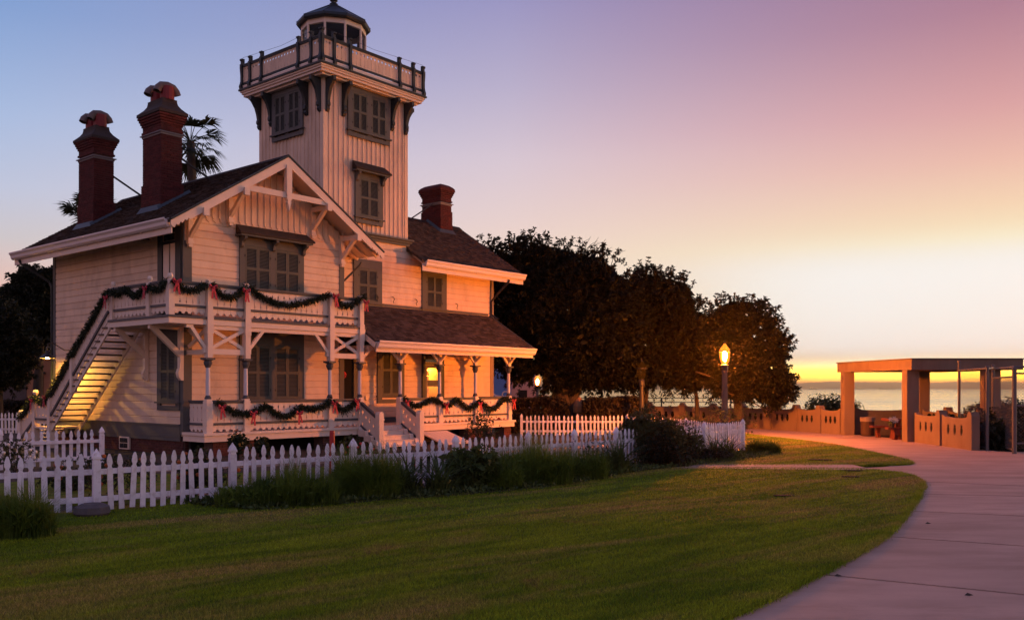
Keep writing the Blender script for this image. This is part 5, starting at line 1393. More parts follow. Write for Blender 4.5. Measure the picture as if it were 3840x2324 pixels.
# clipped hedges
def hedge(x0, x1, y0, y1, z1, label, n, leaf=0.07):
    o = thing('hedge', label, 'hedge', ((x0 + x1) / 2, (y0 + y1) / 2, 0), 0)
    cx, cy = (x0 + x1) / 2, (y0 + y1) / 2
    def surf(n, k):
        f = rng.integers(0, 4, n); u = rng.uniform(-1, 1, n); v = rng.uniform(0, 1, n)
        X = np.where(f < 2, u, np.where(f == 2, -1.0, 1.0)) * (x1 - x0) / 2 * k; Y = np.where(f == 0, -1.0, np.where(f == 1, u * 0 + rng.uniform(-1, 1, n), rng.uniform(-1, 1, n))) * (y1 - y0) / 2 * k
        Z = np.where(f == 1, 1.0, v) * z1 * k
        ed = np.minimum(1.0, np.abs(X) / ((x1 - x0) / 2)) ** 8 * 0.18
        Z = Z * (1 - ed) + 0.05 * np.sin(X * 3.1) + 0.03 * np.sin(X * 7.7 + Y * 5)
        return np.stack([X, Y, np.maximum(Z, 0.02)], 1) + rng.normal(0, 0.03, (n, 3))
    P = surf(n, 1.0); V1_ = leaf_quads(P, rng.normal(size=P.shape) + np.array([[0, -0.3, 0.5]]), rng.uniform(0.7, 1.4, n) * leaf, rng.uniform(0.4, 0.6, n) * leaf)
    m_ = n // 3; P = surf(m_, 0.9); V2_ = leaf_quads(P, rng.normal(size=P.shape), rng.uniform(2, 4, m_) * leaf, rng.uniform(1.5, 2.5, m_) * leaf)
    place('foliage', np_mesh('foliage', np.concatenate([V1_, V2_]), 4, hedgel), o)
hedge(-0.3, 2.45, 39.4, 40.6, 1.5, 'dark clipped hedge between the porch corner and the tree trunk', 12000)
hedge(3.2, 6.0, 39.6, 40.8, 1.5, 'clipped hedge right of the tree trunk with rust lit top', 12000)
hedge(-26.6, -22.2, 44.2, 45.6, 1.3, 'dark hedge below the orange building at far left', 9000, 0.09)

def clump_plant(name, label, cat, x, y, r, h, n, m, wd=0.012, lean=0.7, group=None, strapy=False, z0=0.04):
    o = thing(name, label, cat, (x, y, z0), 0, group)
    a = rng.uniform(0, 2 * PI, n); rr = r * np.sqrt(rng.uniform(0, 1, n))
    P = np.stack([np.cos(a) * rr, np.sin(a) * rr * 0.6, np.zeros(n)], 1)
    Hh = h * rng.uniform(0.35, 1.12, n) * (1 - 0.4 * (rr / r) ** 2) * (1 + 0.15 * np.sin(P[:, 0] * 9 + x * 3))
    V = blades(P, Hh, np.full(n, wd) * rng.uniform(0.7, 1.3, n), np.abs(rng.normal(lean, 0.5, n)), 3)
    place('blades', np_mesh('blades', V, 4, m), o)
    if not strapy:      # short broad leaves low down, so the clump has a dark heart
        k = n // 2; a = rng.uniform(0, 2 * PI, k); rr = r * np.sqrt(rng.uniform(0, 1, k)) * 0.9
        P = np.stack([np.cos(a) * rr, np.sin(a) * rr * 0.6, rng.uniform(0, h * 0.45, k)], 1)
        V = leaf_quads(P, rng.normal(size=P.shape) + np.array([[0, 0, 0.7]]), rng.uniform(0.1, 0.2, k), rng.uniform(0.02, 0.05, k))
        place('undergrowth', np_mesh('undergrowth', V, 4, m), o)
    return o
def bush(name, label, cat, x, y, rx, ry, h, n, m, leaf=0.06, group=None, flowers=0, fm=None, z0=0.0, stems=5, sparse=False):
    o = thing(name, label, cat, (x, y, z0), 0, group)
    bl = [(random.uniform(-rx, rx) * 0.5, random.uniform(-ry, ry) * 0.4, h * random.uniform(0.35, 0.68), rx * random.uniform(0.4, 0.68), ry * random.uniform(0.5, 0.8), h * random.uniform(0.25, 0.4)) for _ in range(7)]
    place('foliage', crown_mesh('foliage', bl, n // 6, 0 if sparse else n // 5, leaf, m, (0, 0, 0), 6), o)
    for i in range(stems):
        b = bl[i % 7]
        MB().tube([(random.uniform(-0.1, 0.1) * rx, 0, 0), (b[0] * 0.6, b[1] * 0.5, b[2] * 0.6), (b[0], b[1], b[2] + b[5] * 0.8)], [0.015, 0.01, 0.005], 5).build('stem', bark, o)
    for i in range(flowers):
        b = random.choice(bl); d = Vector((random.gauss(0, 1), -abs(random.gauss(0, 1)), random.gauss(0.3, 0.6))).normalized()
        p = (b[0] + d.x * b[3], b[1] + d.y * b[4], max(0.1, b[2] + d.z * b[5]))
        fb = MB(); fb.lathe([(0.008, -0.02), (0.035, 0.0), (0.04, 0.03), (0.02, 0.05)], p, 7); fb.build('flower', fm, o)
    return o
G1 = 'tall grasses along the front fence'
for x, y, r, h, n, l in ((-6.5, 11.75, 0.5, 0.8, 3000, 'tall grass clump at the left picture edge before the fence'),
                         (-4.35, 14.75, 0.55, 0.55, 1700, 'low grass clump right of the second front fence post'),
                         (-3.65, 15.05, 0.75, 0.82, 3600, 'broad tall grass clump before the third front fence panel'),
                         (-2.62, 15.9, 0.62, 1.15, 3600, 'upright tall grass clump just left of the fourth fence post'),
                         (-0.3, 17.3, 0.5, 0.78, 2200, 'grass clump right of the strap leaved plant'),
                         (0.45, 18.2, 0.8, 1.15, 4400, 'pale green mounded grass clump in the middle of the fence'),
                         (1.45, 19.2, 0.6, 0.85, 3000, 'grass clump left of the thorny plant on the fence'),
                         (-7.6, 13.0, 0.5, 0.7, 1500, 'thin grass clump against the fence at the left picture edge')):
    clump_plant('grass_clump', l, 'grass clump', x, y, r, h, n, clump, 0.011, 0.55, G1)
G2 = 'strap leaved plants along the fence'
for x, y, r, h, n, l in ((-2.05, 16.5, 0.35, 1.15, 240, 'dark upright strap leaved plant before the fourth fence panel'), (-1.35, 16.6, 0.25, 1.05, 170, 'strap leaved plant with long arching pale blades beside the lawn'),
                         (2.3, 20.6, 0.4, 1.25, 300, 'strap leaved plant left of the big dark bush'), (5.7, 24.5, 0.4, 1.1, 320, 'spiky dark plant before the right fence corner')):
    clump_plant('strap_leaf_plant', l, 'plant', x, y, r, h, n, strap, 0.035, 1.2, G2, True)
bush('bush', 'dark leafy bush between grass clumps in mid fence', 'bush', -0.75, 17.2, 0.55, 0.4, 0.9, 3600, strap, 0.09)
bush('bush', 'big rounded dark bush hiding the fence right of its last tall post', 'bush', 3.55, 22.75, 0.85, 0.6, 1.55, 11000, bushl, 0.075)
bush('bush', 'pale flowering bush spilling over the fence right of the big dark bush', 'bush', 4.45, 23.7, 0.7, 0.5, 1.25, 6000, bushl, 0.06)
bush('bush', 'low black bush at the lawn edge below the big rounded bush', 'bush', 3.75, 22.15, 0.7, 0.4, 0.8, 5000, dleaf, 0.07)
bush('bush', 'low ground cover bush before the right end of the fence', 'bush', 5.0, 23.9, 0.9, 0.5, 0.4, 3500, dleaf, 0.06)
clump_plant('bush', 'feathery green clump right of the fence corner post', 'bush', 7.5, 26.8, 0.5, 0.62, 1500, clump, 0.016, 1.3)
bush('bush', 'thin rusty shrub round the foot of the lit street lamp', 'bush', 8.0, 33.2, 1.1, 0.6, 1.3, 3500, bushl, 0.06, sparse=True)
bush('bush', 'thin shrub left of the lamp foot before the low wall', 'bush', 6.6, 33.4, 0.9, 0.6, 1.2, 3000, bushl, 0.06, sparse=True)
bush('rose_bush', 'rose bush with red blooms before the cellar hatch', 'rose bush', -0.75, 24.2, 0.65, 0.4, 1.35, 1500, rosel, 0.055, None, 4, redfl, sparse=True)
bush('rose_bush', 'rose bush left of the cellar hatch top with dark leaves', 'rose bush', -1.1, 29.6, 0.6, 0.35, 1.35, 1800, rosel, 0.06, None, 0, redfl, sparse=True)
bush('rose_bush', 'rose bush with rusty blooms behind the left end of the front fence', 'rose bush', -7.1, 15.6, 0.9, 0.5, 0.95, 2600, rosel, 0.06, None, 10, orfl, sparse=True)
bush('rose_bush', 'climbing rose tangled in the fence panel left of the third post', 'rose bush', -5.1, 15.75, 0.35, 0.15, 0.85, 420, rosel, 0.06, None, 2, orfl, sparse=True)
bush('rose_bush', 'orange flowered bush behind the second front fence panel', 'rose bush', -5.9, 16.6, 0.5, 0.4, 0.95, 1600, rosel, 0.06, None, 9, orfl)
bush('rose_bush', 'small red flowered bush before the dark porch underside', 'rose bush', -4.0, 22.6, 0.5, 0.3, 0.85, 1300, rosel, 0.06, None, 6, redfl)
bush('shrub', 'leafy yellow green shrub against the porch foundation corner', 'shrub', -7.6, 24.9, 0.35, 0.3, 0.75, 1400, rosel, 0.07)
bush('shrub', 'slim shrub below the porch fascia behind the fence', 'shrub', -6.5, 23.4, 0.2, 0.2, 0.8, 700, rosel, 0.07)
bush('shrub', 'dry thorny plant leaning on the fence between grass clumps', 'shrub', 1.75, 20.2, 0.45, 0.3, 0.95, 900, rosel, 0.05, sparse=True)
bush('shrub', 'shrub with pale blooms at the far left fence', 'shrub', -11.6, 20.9, 0.6, 0.4, 0.9, 1500, rosel, 0.06, None, 10, whfl, sparse=True)
bush('shrub', 'sunlit fringed shrub rising behind the low wall left of the shelter', 'shrub', 16.2, 45.5, 1.5, 0.9, 1.75, 5000, bushl, 0.09, z0=0)
bush('shrub', 'broad black shrub behind the chain link fence at right', 'shrub', 18.6, 33.5, 2.0, 1.5, 1.65, 14000, dleaf, 0.09)
bush('shrub', 'dark shrub filling the ground behind the right wall and gate', 'shrub', 16.7, 30.6, 1.0, 1.2, 1.35, 9000, dleaf, 0.08)
for i, (x, y) in enumerate(((-8.6, 17.2), (-3.2, 19.4), (-2.0, 20.6), (-0.9, 21.6), (0.6, 22.9))):
    bush('bedding_plant', ('bedding plant behind the left front fence panels', 'bedding plant behind the fourth fence panel', 'bedding plant left of the steps behind the fence', 'bedding plant in line with the front steps behind the fence', 'bedding plant right of the steps behind the fence')[i], 'plant', x, y, 0.6, 0.3, 0.45, 1200, rosel, 0.06, 'low plants in the garden bed', 3, (orfl, redfl)[i % 2])
MB().lathe([(0.06, 0), (0.06, 0.95), (0.05, 1.0)], (0, 0, 0), 10).build('marker_post', mat('red_post_paint', (0.4, 0.03, 0.03), 0.5), None, (-4.05, 20.2, 0.03), label='short red post standing behind the fence left of the steps', category='post')

bed = []
for x, y in [(-5.4, 15.1)] + FP[2:]: bed.append((x, y))
outer = [(-5.2, 14.9), (-4.6, 14.6), (-4.0, 14.3), (-3.0, 14.9), (-2.1, 15.6), (-1.0, 16.2), (0.3, 17.2), (1.2, 18.2), (2.0, 19.4), (2.7, 20.6), (3.6, 21.5), (4.4, 22.3), (5.6, 23.5), (6.6, 24.8), (7.7, 26.4), (8.1, 27.8)]
MB().prism(bed + outer[::-1], XY, 0.056, 0.0).build('added_soil_strip', soil, None, kind='structure')  # added dark soil, in place of shadow and grass edge along the fence
n = 9000; i_ = rng.integers(0, len(outer) - 1, n); t_ = rng.random(n)
ox = np.array(outer); P = ox[i_] + (ox[i_ + 1] - ox[i_]) * t_[:, None]
k_ = rng.random(n) ** 1.6; P = np.stack([P[:, 0] - 0.66 * k_ * 1.3, P[:, 1] + 0.75 * k_ * 1.3, np.full(n, 0.05) + rng.uniform(0, 0.05, n)], 1) + np.concatenate([rng.normal(0, 0.09, (n, 2)), np.zeros((n, 1))], 1)
place('ground_cover', np_mesh('ground_cover', leaf_quads(P, rng.normal(size=P.shape) + np.array([[0, 0, 0.8]]), rng.uniform(0.06, 0.16, n), rng.uniform(0.02, 0.05, n)), 4, strap), None, kind='stuff')

# mown grass blades near the camera and a fringe along the path edge
def sample_lawn(n, d0, d1, h0, h1, w_):
    t = rng.uniform(0, 1, n); y = d0 * (d1 / d0) ** t
    x = rng.uniform(-0.60, 0.60, n) * y
    ok = inpoly(x, y, LAWN); x, y = x[ok], y[ok]; n = len(x)
    P = np.stack([x, y, np.full(n, 0.048)], 1)
    a = rng.uniform(0, 2 * PI, n); Hh = rng.uniform(h0, h1, n)
    sd2 = np.stack([np.cos(a), np.sin(a), np.zeros(n)], 1) * (w_ * y / 10)[:, None]
    tip = P + np.stack([rng.normal(0, 0.5, n) * Hh, rng.normal(0, 0.5, n) * Hh, Hh], 1)
    return np.stack([P - sd2, P + sd2, tip], 1).reshape(-1, 3)
Vg = np.concatenate([sample_lawn(330000, 6.8, 13, 0.018, 0.042, 0.0035), sample_lawn(150000, 13, 23, 0.02, 0.04, 0.004)], 0)
place('grass', np_mesh('grass', Vg, 3, bladem), None, kind='stuff')
e = []
for a, b in zip(PATH_L[2:-1], PATH_L[3:]):
    L = math.hypot(b[0] - a[0], b[1] - a[1])
    for _ in range(int(L * 1100)):
        t = random.random(); o_ = random.gauss(0.0, 0.03)
        e.append((a[0] + (b[0] - a[0]) * t + o_, a[1] + (b[1] - a[1]) * t - o_ * 0.5, 0.02))
e2 = []
for a, b in zip(LAWN2[:14], LAWN2[1:15]):
    L = math.hypot(b[0] - a[0], b[1] - a[1])
    for _ in range(int(L * 300)):
        t = random.random(); e2.append((a[0] + (b[0] - a[0]) * t + random.gauss(0, 0.03), a[1] + (b[1] - a[1]) * t + random.gauss(0, 0.03), 0.02))
for a, b in ((PATH_L[-1], (6.6, 21.72)), ((6.6, 21.72), (4.54, 22.0)), ((4.54, 22.0), (2.4, 22.25))):
    for _ in range(900):
        t = random.random(); e2.append((a[0] + (b[0] - a[0]) * t, a[1] + (b[1] - a[1]) * t + random.gauss(0, 0.03), 0.03))
P = np.array(e + e2); n = len(P)
V = blades(P, rng.uniform(0.03, 0.075, n) * (1 + 0.8 * rng.random(n) ** 6), rng.uniform(0.005, 0.009, n), np.abs(rng.normal(0.9, 0.6, n)), 1)
place('grass_edging', np_mesh('grass_edging', V, 4, bladem), None, kind='stuff')
x = rng.uniform(3, 11.2, 60000); y = rng.uniform(22.4, 40, 60000); ok = inpoly(x, y, LAWN2); x, y = x[ok], y[ok]; n = len(x)
P = np.stack([x, y, np.full(n, 0.045)], 1)
place('grass', np_mesh('grass', blades(P, rng.uniform(0.03, 0.06, n), rng.uniform(0.01, 0.018, n), np.abs(rng.normal(0.6, 0.3, n)), 1), 4, bladem), None, kind='stuff')
# flat dark discs in the lawns, leaves on the path
for (x, y, rx, ry), l in zip(((7.38, 19.55, 0.2, 0.12), (4.88, 16.1, 0.2, 0.1), (8.27, 24.1, 0.34, 0.2), (7.98, 20.95, 0.22, 0.1)),
                             ('dark oval disc in the lawn nearest the path corner', 'dark oval disc in mid lawn', 'dark disc in the upper lawn', 'dark disc at the top edge of the main lawn')):
    o = MB().lathe([(1.0, 0), (0.95, 0.02), (0.8, 0.022)], (0, 0, 0), 18).build('dark_disc', black, None, (x, y, 0.052), label=l, category='valve cover', group='dark discs in the lawns'); o.scale = (rx, ry, 1)
for (x, y), l in zip(((3.42, 9.42), (4.35, 8.55), (6.05, 13.05)), ('curled dry leaf at the lawn edge by a path joint', 'small dark leaf in the middle of the near path slab', 'tiny dark leaf on the path near the right edge')):
    o = MB().add([(-0.04, 0, 0.01), (0, 0.02, 0.03), (0.05, 0, 0.012), (0, -0.02, 0.008)], [(0, 1, 2, 3)]).build('fallen_leaf', bark, None, (x, y, 0.012), label=l, category='leaf', group='fallen leaves on the path')

# ================================================================== STREET LAMPS
polem = mat('lamp_pole_concrete', (0.11, 0.09, 0.085), 0.8, 0.2, 5, 0.2, 60)
def lamp(x, y, label, s=1.0, glow=lampglow, h=2.55, bulbm=None, pm_=None):
    o = thing('street_lamp', label, 'street lamp', (x, y, 0), 0, 'acorn globe street lamps')
    MB().lathe([(0.22, 0), (0.22, 0.5), (0.16, 0.56), (0.14, 0.7), (0.13, 0.9), (0.095 * s, h), (0.12, h + 0.02), (0.12, h + 0.07), (0.10, h + 0.09)], (0, 0, 0), 16).build('pole', pm_ or polem, o)
    MB().lathe([(0.12, 0), (0.125, 0.03), (0.12, 0.17), (0.14, 0.18), (0.14, 0.2), (0.10, 0.25)], (0, 0, h + 0.09), 14).build('collar', iron, o)
    MB().lathe([(0.10, 0), (0.135, 0.06), (0.175, 0.18), (0.20, 0.36), (0.205, 0.46)], (0, 0, h + 0.33), 16).build('globe', glow, o, smooth=True)
    if bulbm: MB().lathe([(0.01, 0), (0.055, 0.05), (0.08, 0.16), (0.075, 0.28), (0.04, 0.36), (0.01, 0.38)], (0, 0, h + 0.43), 12).build('bulb', bulbm, o, smooth=True)
    MB().lathe([(0.205, 0), (0.212, 0.01), (0.212, 0.03), (0.2, 0.04)], (0, 0, h + 0.79), 16).build('globe_band', iron, o)
    MB().lathe([(0.2, 0), (0.17, 0.09), (0.10, 0.17), (0.055, 0.24), (0.03, 0.28)], (0, 0, h + 0.83), 16).build('globe_top', glow, o, smooth=True)
    MB().lathe([(0.035, 0), (0.045, 0.02), (0.02, 0.05), (0.025, 0.08), (0.004, 0.14)], (0, 0, h + 1.11), 8).build('finial', iron, o)
    return o
lamp(8.06, 34.0, 'nearest lit street lamp before the right hand dark tree', bulbm=lampbulb)
lamp(1.70, 60.0, 'distant lit street lamp between the porch corner and the tree trunk', 1.0, lampglow2, 1.75, lampbulb2)
lamp(5.58, 38.6, 'unlit clear globe street lamp before the middle tree', 0.8, globemat('unlit_globe_glass', 0.02), 2.0, None, iron)

# ================================================================== LOW WALL AND SHELTER
hole = [(-.07, -.16), (-.05, -.11), (-.085, -.06), (-.09, 0.02), (-.06, .10), (-.10, .19), (-.05, .14), (-.02, .21), (0, .15), (.02, .21), (.05, .14), (.10, .19), (.06, .10), (.09, 0.02), (.085, -.06), (.05, -.11), (.07, -.16), (.03, -.13), (0, -.18), (-.03, -.13)]
def lowwall(pts, label, holes=3, h=1.04, posts=(True, True), m=stucco, pm_=None):
    o = thing('low_wall', label, 'wall', (pts[0][0], pts[0][1], 0))
    bx, by = pts[0]
    for k, ((xa, ya), (xb, yb)) in enumerate(zip(pts[:-1], pts[1:])):
        L = math.hypot(xb - xa, yb - ya); a = math.atan2(yb - ya, xb - xa)
        x0, x1 = 0.14, L - 0.14
        top_ = [(x0 + (x1 - x0) * i / 8, h - 0.05 * math.sin(PI * i / 8) + (0.06 if i in (0, 8) else 0)) for i in range(9)]
        outl = [(x0, -0.05), (x1, -0.05)] + top_[::-1]
        hs_ = []
        for i in range(holes):
            c_ = x0 + (x1 - x0) * (0.5 + (i - (holes - 1) / 2) * 0.24)
            hs_.append([(c_ + p[0] * 1.0, 0.60 + p[1]) for p in hole])
        MB().prism(outl, XZ, -0.07, 0.07, hs_ or None).build('panel', m, o, (xa - bx, ya - by, 0), a)
        for h_ in hs_: MB().prism(h_, XZ, -0.05, 0.05).build('inset', black, o, (xa - bx, ya - by, 0), a)
    for k, (x, y) in enumerate(pts):
        if (k == 0 and not posts[0]) or (k == len(pts) - 1 and not posts[1]): continue
        p_, n_ = pts[max(0, k - 1)], pts[min(len(pts) - 1, k + 1)]
        a = math.atan2(n_[1] - p_[1], n_[0] - p_[0])
        MB().prism([(-.15, -.05), (.15, -.05), (.15, 1.08), (.09, 1.22), (-.09, 1.22), (-.15, 1.08)], XZ, -0.13, 0.13).build('post', pm_ or m, o, (x - bx, y - by, 0), a)
    return o
lowwall([(14.0, 37.9), (13.5, 39.3), (12.95, 40.85), (12.2, 42.35), (11.25, 43.75), (10.1, 45.0), (8.75, 46.0), (7.2, 46.75), (5.5, 47.2), (3.7, 47.4), (1.9, 47.4)], 'long curving buff wall with cut out turtle shapes left of the shelter', posts=(False, True))
lowwall([(14.75, 32.85), (14.72, 30.75), (14.68, 28.55)], 'short buff wall with six turtle shaped openings right of the shelter column', posts=(False, True))
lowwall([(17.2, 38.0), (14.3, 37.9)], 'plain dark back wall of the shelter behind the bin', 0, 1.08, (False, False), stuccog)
lowwall([(17.4, 33.3), (17.3, 35.6), (17.2, 37.6)], 'buff wall on the far right side of the shelter', 0, 1.04, (True, False))
n = 9000; V_ = []
wl = [(13.9, 38.9), (13.0, 41.5), (11.7, 44.0), (9.4, 46.6), (6.2, 48.3), (2.5, 48.6), (-2, 48.8)]
for a, b in zip(wl[:-1], wl[1:]):
    t_ = rng.uniform(0, 1, (n // 6, 1)); P = np.array([a + (0,)]) + (np.array([b + (0,)]) - np.array([a + (0,)])) * t_ + rng.normal(0, 0.18, (n // 6, 3)) + np.array([[0.35, 0.55, 0]])
    P[:, 2] = rng.uniform(0, 0.9, n // 6); V_.append(leaf_quads(P, rng.normal(size=P.shape), rng.uniform(0.1, 0.3, n // 6), rng.uniform(0.06, 0.16, n // 6)))
P = np.stack([rng.uniform(15.1, 16.6, 6000), rng.uniform(28.3, 33.5, 6000), rng.uniform(0, 0.92, 6000)], 1)
V_.append(leaf_quads(P, rng.normal(size=P.shape), rng.uniform(0.1, 0.3, 6000), rng.uniform(0.06, 0.16, 6000)))
place('ground_cover', np_mesh('ground_cover', np.concatenate(V_, 0), 4, dleaf), None, kind='stuff')
pv = thing('shelter', 'flat roofed concrete picnic shelter on square columns overlooking the sea', 'shelter', (14.65, 33.1, 0))
bx, by = 14.65, 33.1
rp = [(14.5, 32.55), (18.55, 32.55), (18.3, 38.3), (13.85, 38.2)]
MB().prism([(x - bx, y - by) for x, y in rp], XY, 2.64, 3.02).build('roof', stucco, pv)
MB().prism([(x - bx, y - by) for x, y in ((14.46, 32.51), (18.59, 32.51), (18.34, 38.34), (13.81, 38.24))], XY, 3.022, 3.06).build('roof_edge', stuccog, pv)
for x, y, w_ in ((14.68, 33.05, 0.44), (14.08, 37.65, 0.42), (17.3, 37.8, 0.42), (17.62, 33.05, 0.5)):
    MB().box(x - bx - w_ / 2, x - bx + w_ / 2, y - by - w_ / 2, y - by + w_ / 2, -0.05, 2.637).build('column', stucco, pv)
fc = bpy.data.curves.new('numeral', 'FONT'); fc.body = '3'; fc.size = 0.42; fc.extrude = 0.004; fc.align_x = 'CENTER'
fc.materials.append(iron)
tmp = bpy.data.objects.new('numeral', fc); COL.objects.link(tmp)
nm = bpy.data.meshes.new_from_object(tmp.evaluated_get(bpy.context.evaluated_depsgraph_get())); bpy.data.objects.remove(tmp)
o = place('numeral', nm, pv)
o.location = (14.08 - 0.216 - bx, 37.65 - by, 2.22); o.rotation_euler = (R(90), 0, R(-90))
# picnic table
pt = thing('picnic_table', 'red painted concrete picnic table under the shelter roof', 'picnic table', (15.5, 35.0, 0))
MB().box(-0.95, 0.95, -0.38, 0.38, 0.70, 0.79).build('table_top', redc, pt)
for s_ in (-1, 1): MB().box(-1.2, 0.95, s_ * 0.75 - 0.16, s_ * 0.75 + 0.16, 0.40, 0.48).build('bench', redc, pt)
for xx in (-0.55, 0.55):
    MB().prism([(-0.42, 0), (0.42, 0), (0.3, 0.08), (0.2, 0.4), (0.34, 0.7), (-0.34, 0.7), (-0.2, 0.4), (-0.3, 0.08)], YZ, xx - 0.08, xx + 0.08).build('leg', redc, pt)
    for s_ in (-1, 1): MB().prism([(s_ * 0.62, 0), (s_ * 0.88, 0), (s_ * 0.92, 0.2), (s_ * 0.86, 0.4), (s_ * 0.64, 0.4), (s_ * 0.74, 0.2)], YZ, xx - 0.35 - 0.06, xx - 0.35 + 0.06).build('leg', redc, pt)
# litter bin
lb = thing('litter_bin', 'rusty brown litter bin with pale ring lid against the shelter back wall', 'litter bin', (14.62, 36.9, 0))
MB().lathe([(0.24, 0.02), (0.26, 0.05), (0.26, 0.58), (0.25, 0.6)], (0, 0, 0), 18).build('body', mat('rusty_bin', (0.06, 0.03, 0.02), 0.7, 0.3, 4), lb)
MB().lathe([(0.275, 0.6), (0.29, 0.61), (0.29, 0.77), (0.275, 0.78), (0.26, 0.77), (0.26, 0.61)], (0, 0, 0), 18, cap=False).build('lid_ring', mat('pale_lid', (0.2, 0.15, 0.13), 0.35, 0.1), lb)
# potted flowers
fp = thing('potted_flowers', 'potted plant with large white blooms on the near bench end', 'potted plant', (14.5, 34.22, 0.482))
MB().lathe([(0.07, 0), (0.1, 0.14), (0.105, 0.15), (0.09, 0.15), (0.08, 0.12)], (0, 0, 0), 12).build('pot', iron, fp)
P = rng.normal(0, 0.05, (260, 3)) + np.array([[0, 0, 0.2]])
place('leaves', np_mesh('leaves', leaf_quads(P, rng.normal(size=P.shape) + np.array([[0, 0, 0.4]]), rng.uniform(0.08, 0.16, 260), rng.uniform(0.03, 0.06, 260)), 4, strap), fp)
for (fx, fy, fz) in ((-0.10, -0.08, 0.31), (0.03, -0.1, 0.34), (0.12, -0.08, 0.26), (0.02, -0.12, 0.25)):
    b = MB()
    for k in range(6):
        a = k * PI / 3 + fx; c_, s_ = math.cos(a), math.sin(a)
        b.add([(fx, fy, fz), (fx + c_ * 0.05 - s_ * 0.025, fy - 0.02, fz + s_ * 0.05 + c_ * 0.025), (fx + c_ * 0.11, fy - 0.03, fz + s_ * 0.11), (fx + c_ * 0.05 + s_ * 0.025, fy - 0.02, fz + s_ * 0.05 - c_ * 0.025)], [(0, 1, 2, 3)])
    b.build('bloom', whfl, fp)

# ================================================================== CHAIN LINK FENCE
cl = thing('chain_link_fence', 'tall galvanised chain link fence and gate at the right picture edge', 'fence', (15.0, 28.4, 0))
bx, by = 15.0, 28.4
def cpost(x, y, h, r=0.045): MB().lathe([(r, -0.05), (r, h), (r * 1.3, h + 0.01), (r * 1.2, h + 0.05), (0.01, h + 0.07)], (x - bx, y - by, 0), 10).build('fence_post', galv, cl)
def cpanel(p, q, h0, h1, rails=()):
    (xa, ya), (xb, yb) = p, q; L = math.hypot(xb - xa, yb - ya); a = math.atan2(yb - ya, xb - xa)
    b = MB(); ca, sa_ = math.cos(a), math.sin(a); Hh = h1 - h0; st_ = 0.095
    def pt3(s, z): return (xa - bx + ca * s, ya - by + sa_ * s, z)
    k = -int(Hh / st_) - 1
    while k * st_ < L:
        s0 = k * st_
        t0, t1 = max(0, -s0), min(Hh, L - s0)
        if t1 > t0:
            b.tube([pt3(s0 + t0, h0 + t0), pt3(s0 + t1, h0 + t1)], 0.003, 3, cap=False)
            b.tube([pt3(s0 + t0, h1 - t0), pt3(s0 + t1, h1 - t1)], 0.003, 3, cap=False)
        k += 1
    b.build('wire_mesh', galv, cl, kind='stuff')
    for z in rails: MB().tube([pt3(0, z), pt3(L, z)], 0.028, 8).build('rail', galv, cl)
cA, cB, cC, cD, cE_, cF = (15.45, 31.0), (15.02, 28.35), (16.3, 30.4), (15.12, 27.0), (17.6, 26.0), (20.5, 25.0)
cpost(*cA, 2.86); cpost(*cB, 2.62, 0.05); cpost(*cC, 2.70, 0.05); cpost(*cD, 2.55, 0.065); cpost(*cE_, 2.6)
cpanel(cA, cB, 0.1, 2.55, (2.6, 0.08)); cpanel(cD, cC, 0.1, 2.3, (2.32, 0.1, 2.62)); cpanel(cD, cE_, 0.15, 2.4, (0.32, 1.45, 2.42, 2.62)); cpanel(cE_, cF, 0.15, 2.4, (0.32, 2.42))
MB().tube([(cB[0] - bx, cB[1] - by, 2.58), (cC[0] - bx, cC[1] - by, 2.66)], 0.03, 8).build('rail', galv, cl)

# cliff guard rail below the trees
gr = thing('guard_rail', 'thin three bar guard rail on the cliff edge seen below the trees', 'railing', (4.5, 49.2, 0))
for i in range(7): MB().lathe([(0.04, -0.1), (0.04, 1.45)], (i * 1.9 - 2.0, 0, 0), 8).build('rail_post', iron, gr)
for z in (0.95, 1.2, 1.42): MB().tube([(-2.0, 0, z), (9.4, 0, z)], 0.022, 6).build('rail', iron, gr)

# ================================================================== BACKGROUND BUILDINGS
orw = mat('orange_render', (0.42, 0.19, 0.10), 0.9, 0.12, 2)
pinkw = mat('pink_render', (0.42, 0.25, 0.22), 0.9, 0.12, 2)
bluep = mat('blue_mural_paint', (0.07, 0.17, 0.42), 0.7, 0.15, 2)
palep = mat('pale_mural_paint', (0.55, 0.48, 0.46), 0.7, 0.1, 3)
b_ = thing('building', 'low orange building with a small mural board at far left', 'building', (-28.6, 55.0, 0))
def px(x, y, d=55.0, b=(-28.6, 55.0)): p = at(x, y, d); return p[0] - b[0], p[2]
MB().box(-6.0, 4.6, 0, 6, -0.05, 4.55).build('wall', orw, b_)
MB().box(-6.2, 4.8, -0.15, 6.1, 4.552, 4.8).build('roof', stuccog, b_)
x0, z0 = px(139, 1345); x1, z1 = px(200, 1295)
mb_ = MB().box(x0, x1, -0.08, -0.004, z0, z1).build('mural', palep, b_)
def fig(parent, poly, m, d, b, dep, th=0.006):
    pts = [px(x, y, d, b) for x, y in poly]
    MB().prism(pts, XZ, dep - th, dep).build('painted_shape', m, parent)
fig(mb_, [(152, 1312), (162, 1304), (170, 1310), (164, 1318), (156, 1320)], bluep, 55.0, (-28.6, 55.0), -0.082)
fig(mb_, [(158, 1338), (166, 1318), (180, 1306), (196, 1302), (184, 1312), (172, 1328), (164, 1340)], iron, 55.0, (-28.6, 55.0), -0.0885)
fig(mb_, [(143, 1322), (158, 1319), (146, 1330)], iron, 55.0, (-28.6, 55.0), -0.082)
fig(mb_, [(146, 1338), (152, 1330), (155, 1340), (150, 1343)], iron, 55.0, (-28.6, 55.0), -0.082)
